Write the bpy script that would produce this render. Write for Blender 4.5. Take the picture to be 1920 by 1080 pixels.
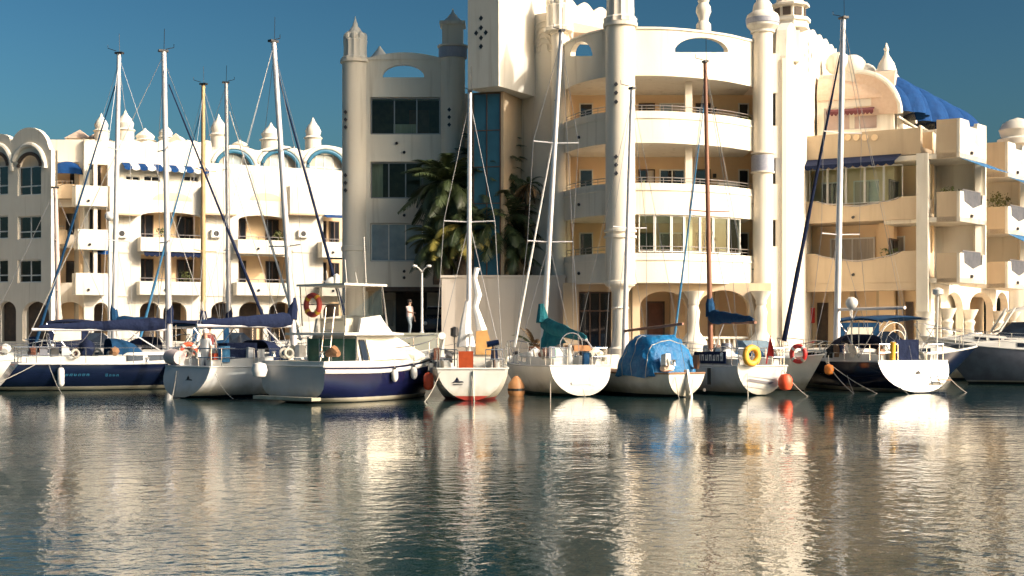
import bpy, math, random
from mathutils import Vector, Matrix
random.seed(7)
R = math.radians
sc = bpy.context.scene
col = sc.collection
for o in list(bpy.data.objects): bpy.data.objects.remove(o)
# ------------------------------------------------------------------ camera, sky, sun, exposure
F = 2638.0; H = 2.2; HY = 625.0            # focal length in photo pixels, eye height, horizon row
cd = bpy.data.cameras.new('camera'); cam = bpy.data.objects.new('camera', cd); col.objects.link(cam)
cam.location = (0, 0, H); cam.rotation_euler = (R(90), 0, 0)
cd.sensor_width = 36; cd.lens = F / 1920 * 36; cd.shift_y = (HY - 540) / 1920
cd.clip_start = .1; cd.clip_end = 6000
sc.camera = cam
SUN_AZ = 62; SUN_EL = 29                    # degrees to the right of straight-behind-us, and up
w = bpy.data.worlds.new('World'); sc.world = w; w.use_nodes = True
nt = w.node_tree; bg = nt.nodes['Background']
sky = nt.nodes.new('ShaderNodeTexSky'); sky.sky_type = 'NISHITA'; sky.sun_disc = False
sky.sun_elevation = R(SUN_EL); sky.sun_rotation = R(180 - SUN_AZ)
sky.altitude = 0; sky.air_density = 1.0; sky.dust_density = 2.8; sky.ozone_density = 2.2
hs = nt.nodes.new('ShaderNodeHueSaturation'); hs.inputs['Hue'].default_value = .480
hs.inputs['Saturation'].default_value = .95; hs.inputs['Value'].default_value = 1 / 8
gm = nt.nodes.new('ShaderNodeGamma'); gm.inputs[1].default_value = 2.25       # deep polarised blue
h2 = nt.nodes.new('ShaderNodeHueSaturation'); h2.inputs['Value'].default_value = 5.9
tn = nt.nodes.new('ShaderNodeMix'); tn.data_type = 'RGBA'; tn.blend_type = 'MULTIPLY'; tn.inputs[0].default_value = 1; tn.inputs[7].default_value = (.965, 1.015, .985, 1)
nt.links.new(sky.outputs[0], tn.inputs[6]); nt.links.new(tn.outputs[2], hs.inputs['Color']); nt.links.new(hs.outputs[0], gm.inputs[0]); nt.links.new(gm.outputs[0], h2.inputs['Color']); nt.links.new(h2.outputs[0], bg.inputs[0])
bg.inputs[1].default_value = .15
sl = bpy.data.lights.new('sun', 'SUN'); sl.energy = 2.1; sl.angle = R(.5); sl.color = (1, .95, .87)
so = bpy.data.objects.new('sun', sl); col.objects.link(so); so.location = (30, -10, 40)
sv = Vector((math.cos(R(SUN_EL)) * math.sin(R(SUN_AZ)), -math.cos(R(SUN_EL)) * math.cos(R(SUN_AZ)), math.sin(R(SUN_EL))))
so.rotation_euler = sv.to_track_quat('Z', 'Y').to_euler()
sc.view_settings.view_transform = 'Standard'; sc.view_settings.look = 'None'
sc.view_settings.exposure = .66; sc.view_settings.gamma = 1
sc.render.engine = 'CYCLES'

# ------------------------------------------------------------------ materials
def mat(name, c, rough=.55, var=.0, scale=3.0, metal=0, bump=0, bscale=20, spec=.5, c2=None, streak=0, alpha=None, bdist=.02, scum=None, stain=None):
    m = bpy.data.materials.new(name); m.use_nodes = True
    n = m.node_tree.nodes; l = m.node_tree.links; b = n['Principled BSDF']
    b.inputs['Base Color'].default_value = (*c, 1); b.inputs['Roughness'].default_value = rough
    b.inputs['Metallic'].default_value = metal; b.inputs['Specular IOR Level'].default_value = spec
    if var or c2 or bump:
        tc = n.new('ShaderNodeTexCoord')
        mp = n.new('ShaderNodeMapping'); l.new(tc.outputs['Object'], mp.inputs[0])
        if streak: mp.inputs['Scale'].default_value = (1, 1, streak)
    if var or c2:
        t = n.new('ShaderNodeTexNoise'); t.inputs['Scale'].default_value = scale
        t.inputs['Detail'].default_value = 6; t.inputs['Roughness'].default_value = .6
        l.new(mp.outputs[0], t.inputs['Vector'])
        r = n.new('ShaderNodeValToRGB'); r.color_ramp.elements[0].position = .3; r.color_ramp.elements[1].position = .7
        lo = c2 if c2 else tuple(x * (1 - var) for x in c)
        r.color_ramp.elements[0].color = (*lo, 1); r.color_ramp.elements[1].color = (*c, 1)
        l.new(t.outputs[0], r.inputs[0]); l.new(r.outputs[0], b.inputs['Base Color'])
    def layer(col_in, fac, cc):
        mx = n.new('ShaderNodeMix'); mx.data_type = 'RGBA'; l.new(fac, mx.inputs[0]); mx.inputs[7].default_value = (*cc, 1)
        if col_in is not None: l.new(col_in, mx.inputs[6])
        else: mx.inputs[6].default_value = (*c, 1)
        l.new(mx.outputs[2], b.inputs['Base Color']); return mx.outputs[2]
    cur = r.outputs[0] if (var or c2) else None
    if stain:                                   # long thin run-off streaks
        mp2 = n.new('ShaderNodeMapping'); mp2.inputs['Scale'].default_value = (1, 1, .06); l.new(tc.outputs['Object'], mp2.inputs[0])
        ts = n.new('ShaderNodeTexNoise'); ts.inputs['Scale'].default_value = 3.2; ts.inputs['Detail'].default_value = 5; l.new(mp2.outputs[0], ts.inputs['Vector'])
        mr = n.new('ShaderNodeMapRange'); mr.inputs['From Min'].default_value = .56; mr.inputs['From Max'].default_value = .78; mr.inputs['To Max'].default_value = stain[3]
        l.new(ts.outputs[0], mr.inputs[0]); cur = layer(cur, mr.outputs[0], stain[:3])
    if scum:                                    # weed and dirt line just above the water
        sp = n.new('ShaderNodeSeparateXYZ'); l.new(tc.outputs['Object'], sp.inputs[0])
        ts = n.new('ShaderNodeTexNoise'); ts.inputs['Scale'].default_value = 2.2; ts.inputs['Detail'].default_value = 6; l.new(tc.outputs['Object'], ts.inputs['Vector'])
        ad = n.new('ShaderNodeMath'); ad.operation = 'MULTIPLY_ADD'; ad.inputs[1].default_value = -.75; l.new(ts.outputs[0], ad.inputs[0]); l.new(sp.outputs[2], ad.inputs[2])
        mr = n.new('ShaderNodeMapRange'); mr.inputs['From Min'].default_value = -.28; mr.inputs['From Max'].default_value = .12; mr.inputs['To Min'].default_value = .75; mr.inputs['To Max'].default_value = 0
        l.new(ad.outputs[0], mr.inputs[0]); cur = layer(cur, mr.outputs[0], scum)
    if bump:
        t2 = n.new('ShaderNodeTexNoise'); t2.inputs['Scale'].default_value = bscale; t2.inputs['Detail'].default_value = 4
        l.new(tc.outputs['Object'], t2.inputs['Vector'])
        bp = n.new('ShaderNodeBump'); bp.inputs['Strength'].default_value = bump; bp.inputs['Distance'].default_value = bdist
        l.new(t2.outputs[0], bp.inputs['Height']); l.new(bp.outputs[0], b.inputs['Normal'])
    return m
def clear_glass(name, tint, mixv):
    m = bpy.data.materials.new(name); m.use_nodes = True
    n = m.node_tree.nodes; l = m.node_tree.links; n.remove(n['Principled BSDF'])
    g = n.new('ShaderNodeBsdfGlossy'); g.inputs['Roughness'].default_value = .03
    t = n.new('ShaderNodeBsdfTransparent'); t.inputs[0].default_value = (*tint, 1)
    fr = n.new('ShaderNodeFresnel'); fr.inputs[0].default_value = 1.32
    ad = n.new('ShaderNodeMath'); ad.operation = 'ADD'; ad.inputs[1].default_value = mixv; ad.use_clamp = True
    mx = n.new('ShaderNodeMixShader'); l.new(fr.outputs[0], ad.inputs[0]); l.new(ad.outputs[0], mx.inputs[0])
    l.new(t.outputs[0], mx.inputs[1]); l.new(g.outputs[0], mx.inputs[2])
    l.new(mx.outputs[0], n['Material Output'].inputs[0]); return m
CREAM = mat('cream_render', (.77, .71, .60), .8, c2=(.70, .63, .52), scale=.9, streak=.35, bump=.25, bscale=14, stain=(.44, .37, .27, .7))
WHITE = mat('white_render', (.71, .67, .585), .85, c2=(.64, .60, .515), scale=1.1, streak=.35, bump=.2, bscale=14, stain=(.42, .36, .28, .7))
OCHRE = mat('ochre_bounce_render', (.80, .60, .37), .85, c2=(.74, .54, .33), scale=1.2, bump=.2)  # deeper ochre carries the warm bounced light of the loggias
TAN = mat('tan_shade_render', (.55, .43, .29), .85, c2=(.48, .37, .25), scale=1.0, streak=.4, bump=.2, stain=(.38, .29, .19, .5))  # shade and warm bounce of unlit walls put into the tan
TILE = mat('roof_tile', (.52, .37, .28), .8, c2=(.60, .46, .36), scale=9, bump=.6)
PINKV = mat('vault_tile', (.66, .50, .38), .8, c2=(.60, .43, .31), scale=5, bump=.5, bscale=9)
GREYBAND = mat('blue_grey_tile', (.36, .37, .42), .5, c2=(.28, .29, .36), scale=12)
DOT = mat('dark_tile', (.02, .02, .025), .35, var=.3, scale=8)
GLASSD = mat('dark_glass', (.018, .022, .03), .04, var=.6, scale=1.3, spec=.8)
GLASSB = mat('blue_glass', (.03, .11, .17), .05, var=.4, scale=.8, spec=.9)
GLASSP = mat('pale_glass', (.25, .33, .38), .08, c2=(.13, .19, .24), scale=1.5, spec=.8)
CLEAR = clear_glass('clear_glass', (.86, .93, .88), .0)
VINYL = clear_glass('clear_vinyl', (.80, .80, .78), .12)
FRAMEW = mat('white_frame', (.72, .70, .66), .5, var=.1)
FRAMEB = mat('brown_frame', (.10, .055, .035), .5, var=.3, scale=6)
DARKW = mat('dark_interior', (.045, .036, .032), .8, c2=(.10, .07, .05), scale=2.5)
REDWOOD = mat('reddish_wood', (.16, .06, .035), .6, var=.4, scale=4)
CURTAIN = mat('curtain', (.50, .44, .36), .9, c2=(.36, .31, .26), scale=14, streak=.05)
BLUEA = mat('blue_awning', (.006, .055, .19), .85, c2=(.004, .035, .13), scale=2, bump=.6, bscale=3, bdist=.12, spec=.2)
SKYA = mat('light_blue_awning', (.05, .22, .42), .75, var=.25, scale=5)
TEALA = mat('teal_rim', (.02, .13, .22), .5, var=.2)
REDA = mat('maroon_awning', (.13, .03, .035), .8, var=.3)
METAL = mat('rail_metal', (.40, .36, .34), .35, var=.2, metal=.7)
RAILW = mat('white_rail', (.66, .64, .62), .4, var=.1)
PAVE = mat('quay_paving', (.36, .33, .29), .9, c2=(.28, .25, .22), scale=2, bump=.3)
QWALL = mat('quay_concrete', (.20, .19, .17), .9, c2=(.09, .09, .075), scale=1.3, bump=.5)
PLANT = mat('planter_render', (.64, .57, .49), .9, c2=(.56, .50, .43), scale=.6, streak=.3, bump=.2, stain=(.40, .35, .29, .6))
PALEG = mat('terrace_render', (.40, .42, .36), .9, var=.15, scale=1)
FROND = mat('palm_leaf', (.062, .085, .03), .5, c2=(.028, .042, .016), scale=1.5)
FRONDY = mat('sunlit_yellow_palm_leaf', (.40, .33, .07), .55, c2=(.20, .18, .04), scale=2)  # yellowing fronds, colour brightened to stand in for a sunlit patch
FRONDB = mat('dry_palm_leaf', (.20, .12, .05), .7, c2=(.12, .075, .035), scale=2)
BARK = mat('palm_bark', (.10, .07, .045), .9, c2=(.045, .03, .02), scale=9, bump=.8)
SHRUB = mat('balcony_plant', (.06, .085, .02), .6, c2=(.12, .12, .03), scale=5)
# boats
GEL = mat('white_gelcoat', (.70, .69, .65), .25, c2=(.58, .57, .53), scale=1.5, streak=.5, scum=(.34, .30, .20))
GELO = mat('off_white_gelcoat', (.70, .67, .60), .3, c2=(.58, .55, .48), scale=1.5, streak=.5, scum=(.25, .22, .13))
GREYG = mat('grey_gelcoat', (.52, .52, .51), .5, c2=(.40, .41, .42), scale=1.3, scum=(.30, .25, .16))
NAVY = mat('navy_gelcoat', (.006, .011, .034), .12, var=.3, scale=2, spec=.6)
INDIGO = mat('indigo_gelcoat', (.007, .009, .040), .16, var=.3, scale=2, spec=.6)
STEELB = mat('slate_gelcoat', (.17, .18, .22), .2, var=.3, scale=2)
NAVYC = mat('navy_canvas', (.006, .011, .036), .9, c2=(.010, .018, .05), scale=4, bump=.8, bscale=5, bdist=.07, spec=.2)
BLUEC = mat('blue_canvas', (.010, .055, .13), .9, c2=(.006, .035, .09), scale=4, bump=.8, bscale=5, bdist=.07, spec=.2)
TARP = mat('blue_tarpaulin', (.006, .15, .34), .55, c2=(.004, .09, .24), scale=2.6, bump=1, bscale=4, bdist=.10, spec=.35)
TEALC = mat('teal_canvas', (.02, .17, .20), .85, c2=(.012, .10, .13), scale=4, bump=.8, bscale=5, bdist=.07, spec=.2)
SAILC = mat('white_sailcloth', (.80, .79, .76), .8, var=.12, scale=5, bump=.6, bscale=8)
BEIGEC = mat('beige_canvas', (.78, .72, .58), .85, var=.08, scale=3, bump=.3, bscale=5)
REDB = mat('red_antifoul', (.34, .035, .022), .5, var=.3, scale=3)
BLACKB = mat('black_antifoul', (.012, .014, .016), .5, var=.4)
GREENB = mat('green_antifoul', (.015, .055, .045), .5, var=.3)
ALU = mat('mast_aluminium', (.62, .61, .62), .35, var=.12, metal=.35)
GOLDM = mat('bronze_mast', (.48, .33, .17), .45, var=.2, metal=.2)
WOODM = mat('brown_mast', (.24, .105, .055), .5, c2=(.15, .06, .035), scale=4, streak=.1)
TEAK = mat('teak', (.30, .16, .075), .65, c2=(.21, .105, .05), scale=6, streak=.2)
VARN = mat('varnished_wood', (.36, .065, .018), .3, c2=(.25, .04, .012), scale=5)
STEEL = mat('stainless', (.60, .60, .60), .25, metal=.9, var=.1)
WIRE = mat('rigging_wire', (.30, .30, .31), .4, metal=.5)
ROPE = mat('rope', (.50, .47, .40), .9, var=.3, scale=20)
FEND = mat('fender_white', (.72, .70, .68), .5, c2=(.55, .53, .5), scale=6)
ORANGE = mat('orange_plastic', (.85, .24, .03), .5, var=.2)
REDP = mat('red_plastic', (.62, .035, .03), .45, var=.2)
REDO = mat('orange_red_plastic', (.80, .10, .035), .5, var=.15)
YEL = mat('yellow_plastic', (.80, .42, .04), .5, var=.15)
BLACK = mat('black_rubber', (.015, .015, .017), .5, var=.3)
GREENP = mat('green_vinyl', (.07, .17, .13), .15, c2=(.04, .11, .085), scale=3, spec=.7)
GREENF = mat('green_cloth', (.02, .30, .20), .8, var=.2)
SKIN = mat('skin', (.50, .30, .21), .6, var=.1)
PAINTC = mat('car_paint', (.02, .025, .04), .2, var=.2)

# ------------------------------------------------------------------ mesh helpers
ORG = {}
class MB:
    def __init__(s): s.v = []; s.f = []; s.m = []
    def add(s, vs, fs, mi=0):
        k = len(s.v); s.v += [tuple(p) for p in vs]
        for f in fs: s.f.append([i + k for i in f]); s.m.append(mi)
        return s
    def hexa(s, p, mi=0):      # 4 bottom, 4 top
        return s.add(p, [(3, 2, 1, 0), (4, 5, 6, 7), (0, 1, 5, 4), (1, 2, 6, 5), (2, 3, 7, 6), (3, 0, 4, 7)], mi)
    def box(s, x0, x1, y0, y1, z0, z1, mi=0):
        return s.hexa([(x0, y0, z0), (x1, y0, z0), (x1, y1, z0), (x0, y1, z0), (x0, y0, z1), (x1, y0, z1), (x1, y1, z1), (x0, y1, z1)], mi)
    def tube(s, pts, r, n=6, mi=0, flat=1.0, cap=True):
        pts = [Vector(p) for p in pts]; N = len(pts)
        rs = r if isinstance(r, (list, tuple)) else [r] * N
        ring = []
        up = Vector((0, 0, 1))
        for i, p in enumerate(pts):
            d = (pts[min(i + 1, N - 1)] - pts[max(i - 1, 0)])
            if d.length < 1e-9: d = Vector((0, 0, 1))
            d.normalize()
            a = up if abs(d.z) < .95 else Vector((1, 0, 0))
            e1 = d.cross(a).normalized(); e2 = e1.cross(d).normalized()
            ring += [p + e1 * (rs[i] * flat * math.cos(2 * math.pi * k / n)) + e2 * (rs[i] * math.sin(2 * math.pi * k / n)) for k in range(n)]
        fs = []
        for i in range(N - 1):
            for k in range(n):
                fs.append((i * n + k, i * n + (k + 1) % n, (i + 1) * n + (k + 1) % n, (i + 1) * n + k))
        if cap: fs.append(tuple(range(n - 1, -1, -1))); fs.append(tuple((N - 1) * n + k for k in range(n)))
        return s.add(ring, fs, mi)
    def lathe(s, x, y, prof, n=20, mi=0, lob=0, amp=0, a0=0, a1=2 * math.pi):
        vs = []; full = abs(a1 - a0 - 2 * math.pi) < 1e-6
        m = n if full else n + 1
        for r, z in prof:
            for k in range(m):
                a = a0 + (a1 - a0) * k / n
                rr = r * (1 + amp * math.cos(lob * a)) if lob else r
                vs.append((x + rr * math.cos(a), y + rr * math.sin(a), z))
        fs = []
        for i in range(len(prof) - 1):
            for k in range(n if full else n):
                k2 = (k + 1) % m
                if not full and k + 1 >= m: continue
                fs.append((i * m + k, i * m + k2, (i + 1) * m + k2, (i + 1) * m + k))
        if full:
            if prof[0][0] > .001: fs.append(tuple(range(m - 1, -1, -1)))
            if prof[-1][0] > .001: fs.append(tuple((len(prof) - 1) * m + k for k in range(m)))
        return s.add(vs, fs, mi)
    def prism(s, poly, z0, z1, mi=0):
        n = len(poly)
        vs = [(x, y, z0) for x, y in poly] + [(x, y, z1) for x, y in poly]
        fs = [tuple(range(n - 1, -1, -1)), tuple(range(n, 2 * n))] + [(i, (i + 1) % n, (i + 1) % n + n, i + n) for i in range(n)]
        return s.add(vs, fs, mi)
    def torus(s, c, ax, R1, r, n=20, k=8, mi=0):
        ax = Vector(ax).normalized(); a = Vector((0, 0, 1)) if abs(ax.z) < .9 else Vector((1, 0, 0))
        e1 = ax.cross(a).normalized(); e2 = ax.cross(e1); c = Vector(c)
        vs = []; fs = []; ms = []
        for i in range(n):
            t = 2 * math.pi * i / n; d = e1 * math.cos(t) + e2 * math.sin(t)
            for j in range(k):
                q = 2 * math.pi * j / k
                vs.append(c + d * (R1 + r * math.cos(q)) + ax * (r * math.sin(q)))
        for i in range(n):
            for j in range(k):
                fs.append((i * k + j, ((i + 1) % n) * k + j, ((i + 1) % n) * k + (j + 1) % k, i * k + (j + 1) % k))
        return s.add(vs, fs, mi)
    def ball(s, c, r, n=12, mi=0, sz=1):
        pr = [(max(.0005, r * math.sin(math.pi * i / 8)), c[2] - r * sz * math.cos(math.pi * i / 8)) for i in range(9)]
        return s.lathe(c[0], c[1], pr, n, mi)
    def build(s, name, m, parent=None, smooth=False, label=None):
        off = ORG.get(parent.name, Vector((0, 0, 0))) if parent else Vector((0, 0, 0))
        me = bpy.data.meshes.new(name)
        me.from_pydata([(x - off.x, y - off.y, z - off.z) for x, y, z in s.v], [], s.f)
        ml = m if isinstance(m, (list, tuple)) else [m]
        for q in ml: me.materials.append(q)
        if len(ml) > 1: me.polygons.foreach_set('material_index', s.m)
        if smooth:
            me.polygons.foreach_set('use_smooth', [True] * len(me.polygons))
            try: me.set_sharp_from_angle(angle=R(40))
            except Exception: pass
        me.update()
        o = bpy.data.objects.new(name, me); col.objects.link(o)
        if parent: o.parent = parent; ORG[o.name] = off
        if label: o['label'] = label
        return o
def tag(o, label=None, cat=None, group=None, kind=None):
    if label: o['label'] = label
    if cat: o['category'] = cat
    if group: o['group'] = group
    if kind: o['kind'] = kind
    return o
def thing(name, label, cat, loc=(0, 0, 0), rz=0, group=None, local=False):
    o = bpy.data.objects.new(name, None); col.objects.link(o); o.empty_display_size = .3
    o.location = loc; o.rotation_euler = (0, 0, rz)
    ORG[o.name] = Vector((0, 0, 0)) if local else Vector(loc)
    return tag(o, label, cat, group)
def wx(px, Y): return (px - 960) * Y / F
def wz(py, Y): return H + (HY - py) * Y / F
def wp(px, Y): return (wx(px, Y), Y)
def ywl(py): return F * H / (py - HY)       # depth of a waterline row
class Fr:                                    # a vertical wall plane: u along it, d out towards us, z up
    def __init__(s, o, e):
        s.o = Vector(o); d = Vector(e) - s.o; s.len = d.length; s.u = d.normalized(); s.n = Vector((s.u.y, -s.u.x))
    def pt(s, u, d, z):
        p = s.o + s.u * u + s.n * d; return (p.x, p.y, z)
    def uz(s, px, py, d=0):
        r = Vector(((px - 960) / F, 1)); t = (d + s.n.dot(s.o)) / s.n.dot(r)
        return s.u.dot(r * t - s.o), H + t * (HY - py) / F
    def U(s, px, d=0): return s.uz(px, 0, d)[0]
    def Z(s, px, py, d=0): return s.uz(px, py, d)[1]
    def box(s, mb, u0, u1, d0, d1, z0, z1, mi=0):
        P = s.pt
        return mb.hexa([P(u0, d1, z0), P(u1, d1, z0), P(u1, d0, z0), P(u0, d0, z0), P(u0, d1, z1), P(u1, d1, z1), P(u1, d0, z1), P(u0, d0, z1)], mi)
def frp(a, Ya, b, Yb): return Fr(wp(a, Ya), wp(b, Yb))
def wall(mb, fr, u0, u1, z0, z1, holes, d=0, th=.3, mi=0):
    """flat wall with rectangular or arched openings; hole = (u0,u1,z0,z1,rise)"""
    us = sorted(set([u0, u1] + [h[0] for h in holes] + [h[1] for h in holes]))
    zs = sorted(set([z0, z1] + [h[2] for h in holes] + [h[3] for h in holes]))
    us = [u for u in us if u0 <= u <= u1]; zs = [z for z in zs if z0 <= z <= z1]
    def solid(i, j):
        if i < 0 or j < 0 or i >= len(us) - 1 or j >= len(zs) - 1: return False
        cu = (us[i] + us[i + 1]) / 2; cz = (zs[j] + zs[j + 1]) / 2
        return not any(h[0] < cu < h[1] and h[2] < cz < h[3] for h in holes)
    P = fr.pt; b = d - th
    for i in range(len(us) - 1):
        for j in range(len(zs) - 1):
            if not solid(i, j): continue
            a, c, e, g = us[i], us[i + 1], zs[j], zs[j + 1]
            mb.add([P(a, d, e), P(c, d, e), P(c, d, g), P(a, d, g)], [(0, 1, 2, 3)], mi)
            mb.add([P(a, b, e), P(c, b, e), P(c, b, g), P(a, b, g)], [(3, 2, 1, 0)], mi)
            if not solid(i - 1, j): mb.add([P(a, d, e), P(a, d, g), P(a, b, g), P(a, b, e)], [(0, 1, 2, 3)], mi)
            if not solid(i + 1, j): mb.add([P(c, d, e), P(c, d, g), P(c, b, g), P(c, b, e)], [(3, 2, 1, 0)], mi)
            if not solid(i, j - 1): mb.add([P(a, d, e), P(c, d, e), P(c, b, e), P(a, b, e)], [(3, 2, 1, 0)], mi)
            if not solid(i, j + 1): mb.add([P(a, d, g), P(c, d, g), P(c, b, g), P(a, b, g)], [(0, 1, 2, 3)], mi)
    for h in holes:
        if len(h) > 4 and h[4] > 0:
            c = (h[0] + h[1]) / 2; r = (h[1] - h[0]) / 2; N = 14
            ar = [(c - r * math.cos(math.pi * k / N), h[3] - h[4] + h[4] * math.sin(math.pi * k / N)) for k in range(N + 1)]
            for k in range(N):
                (a, e), (c2, g) = ar[k], ar[k + 1]
                top = h[3] + .001
                mb.add([P(a, d, e), P(c2, d, g), P(c2, d, top), P(a, d, top)], [(0, 1, 2, 3)], mi)
                mb.add([P(a, b, e), P(c2, b, g), P(c2, b, top), P(a, b, top)], [(3, 2, 1, 0)], mi)
                mb.add([P(a, d, e), P(c2, d, g), P(c2, b, g), P(a, b, e)], [(3, 2, 1, 0)], mi)
    return mb
def profile_wall(mb, fr, tops, z0, d=0, th=.3, mi=0):
    """wall whose top edge follows tops = [(u,z)...]"""
    P = fr.pt
    for (a, g), (c, h) in zip(tops, tops[1:]):
        mb.hexa([P(a, d, z0), P(c, d, z0), P(c, d - th, z0), P(a, d - th, z0), P(a, d, g), P(c, d, h), P(c, d - th, h), P(a, d - th, g)], mi)
    return mb
def curve(pts, n=60):
    """smooth plan curve (Catmull-Rom) resampled"""
    P = [Vector(p) for p in pts]; P = [2 * P[0] - P[1]] + P + [2 * P[-1] - P[-2]]
    out = []; S = len(P) - 3
    for i in range(n + 1):
        t = i / n * S; k = min(int(t), S - 1); f = t - k
        a, b, c, d = P[k:k + 4]
        out.append(.5 * ((2 * b) + (c - a) * f + (2 * a - 5 * b + 4 * c - d) * f * f + (3 * b - a - 3 * c + d) * f ** 3))
    return out
def offset(path, d):
    out = []
    for i, p in enumerate(path):
        t = (path[min(i + 1, len(path) - 1)] - path[max(i - 1, 0)]).normalized()
        out.append(p + Vector((t.y, -t.x)) * d)
    return out
def strip(mb, path, z0, z1, th=.22, hole=None, mi=0, d=0):
    a = offset(path, d) if d else path
    b = offset(path, d - th)
    def seg(i, lo, hi):
        p, q, r, s_ = a[i], a[i + 1], b[i + 1], b[i]
        l0, l1 = lo; h0, h1 = hi
        mb.hexa([(p.x, p.y, l0), (q.x, q.y, l1), (r.x, r.y, l1), (s_.x, s_.y, l0), (p.x, p.y, h0), (q.x, q.y, h1), (r.x, r.y, h1), (s_.x, s_.y, h0)], mi)
    for i in range(len(path) - 1):
        h0 = hole(i) if hole else None; h1 = hole(i + 1) if hole else None
        if h0 and h1:
            seg(i, (z0, z0), (h0[0], h1[0])); seg(i, (h0[1], h1[1]), (z1, z1))
        else: seg(i, (z0, z0), (z1, z1))
    return mb
def window(fr, u0, u1, z0, z1, d, parent, nx=2, ny=1, glass=None, frame=None, fw=.06, name='window', rail=None):
    glass = glass or GLASSD; frame = frame or FRAMEW
    m = MB()
    fr.box(m, u0, u1, d - .04, d + .04, z0, z0 + fw); fr.box(m, u0, u1, d - .04, d + .04, z1 - fw, z1)
    fr.box(m, u0, u0 + fw, d - .04, d + .038, z0 + fw, z1 - fw); fr.box(m, u1 - fw, u1, d - .04, d + .038, z0 + fw, z1 - fw)
    xs = [u0 + fw + (u1 - u0 - 2 * fw) * i / nx for i in range(nx + 1)]
    zs = [z0 + fw + (z1 - z0 - 2 * fw) * (rail if (rail and j == 1 and ny == 2) else j / ny) for j in range(ny + 1)]
    for x in xs[1:-1]: fr.box(m, x - fw / 2, x + fw / 2, d - .038, d + .036, z0 + fw, z1 - fw)
    for z in zs[1:-1]: fr.box(m, u0 + fw, u1 - fw, d - .037, d + .034, z - fw / 2, z + fw / 2)
    f = m.build(name, frame, parent)
    for i in range(nx):
        for j in range(ny):
            g = MB(); fr.box(g, xs[i], xs[i + 1], d - .02, d + .0, zs[j], zs[j + 1])
            g.build('pane', glass if not isinstance(glass, (list, tuple)) else glass[(i + j) % len(glass)], f)
    return f
def railing(path, z, h, parent, step=6, r=.022, m=None, mids=1):
    mb = MB(); top = [(p.x, p.y, z + h) for p in path]
    mb.tube(top, r, 6)
    for k in range(mids): mb.tube([(p.x, p.y, z + h * (k + 1) / (mids + 1)) for p in path], r * .6, 5)
    for i in range(0, len(path), step): mb.tube([(path[i].x, path[i].y, z - .02), (path[i].x, path[i].y, z + h)], r * .8, 5)
    return mb.build('railing', m or METAL, parent, True)
def crown(parent, x, y, z, r, h, m=None, spike=True):
    """fluted drum with petals, dome and spike, as on the turrets"""
    m = m or WHITE
    d = MB().lathe(x, y, [(r * 1.12, z), (r * 1.14, z + .06 * h), (r * .95, z + .09 * h), (r * .92, z + .30 * h), (r * .98, z + .45 * h), (r * .8, z + .5 * h)], 48, 0, 12, .05)
    c = d.build('crown', m, parent, True)
    p = MB()
    for k in range(8):
        a = 2 * math.pi * k / 8
        p.ball((x + r * .72 * math.cos(a), y + r * .72 * math.sin(a), z + .52 * h), r * .30, 8, 0, 1.5)
    p.build('petals', m, c, True)
    q = MB().lathe(x, y, [(r * .72, z + .5 * h), (r * .66, z + .62 * h), (r * .42, z + .72 * h), (r * .24, z + .78 * h), (r * .2, z + .84 * h), (r * .10, z + .9 * h), (.01, z + h)], 20)
    q.build('finial', m, c, True)
    return c
def dots(fr, pxs, parent, s=.09, d=.012):
    for px, py in pxs:
        u, z = fr.uz(px, py)
        m = MB(); P = fr.pt; pl = [(u - s, z), (u, z - s * 1.15), (u + s, z), (u, z + s * 1.15)]
        vs = [P(a, d, b) for a, b in pl] + [P(a, -.02, b) for a, b in pl]
        m.add(vs, [(0, 1, 2, 3), (0, 4, 5, 1), (1, 5, 6, 2), (2, 6, 7, 3), (3, 7, 4, 0)]); m.build('diamond_tile', DOT, parent)
def scupper(fr, px, py, parent, d=0):
    u, z = fr.uz(px, py, d); m = MB()
    m.tube([fr.pt(u, d - .03, z), fr.pt(u, d + .10, z - .03)], .075, 8); m.build('drain_spout', DOT, parent)
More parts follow.
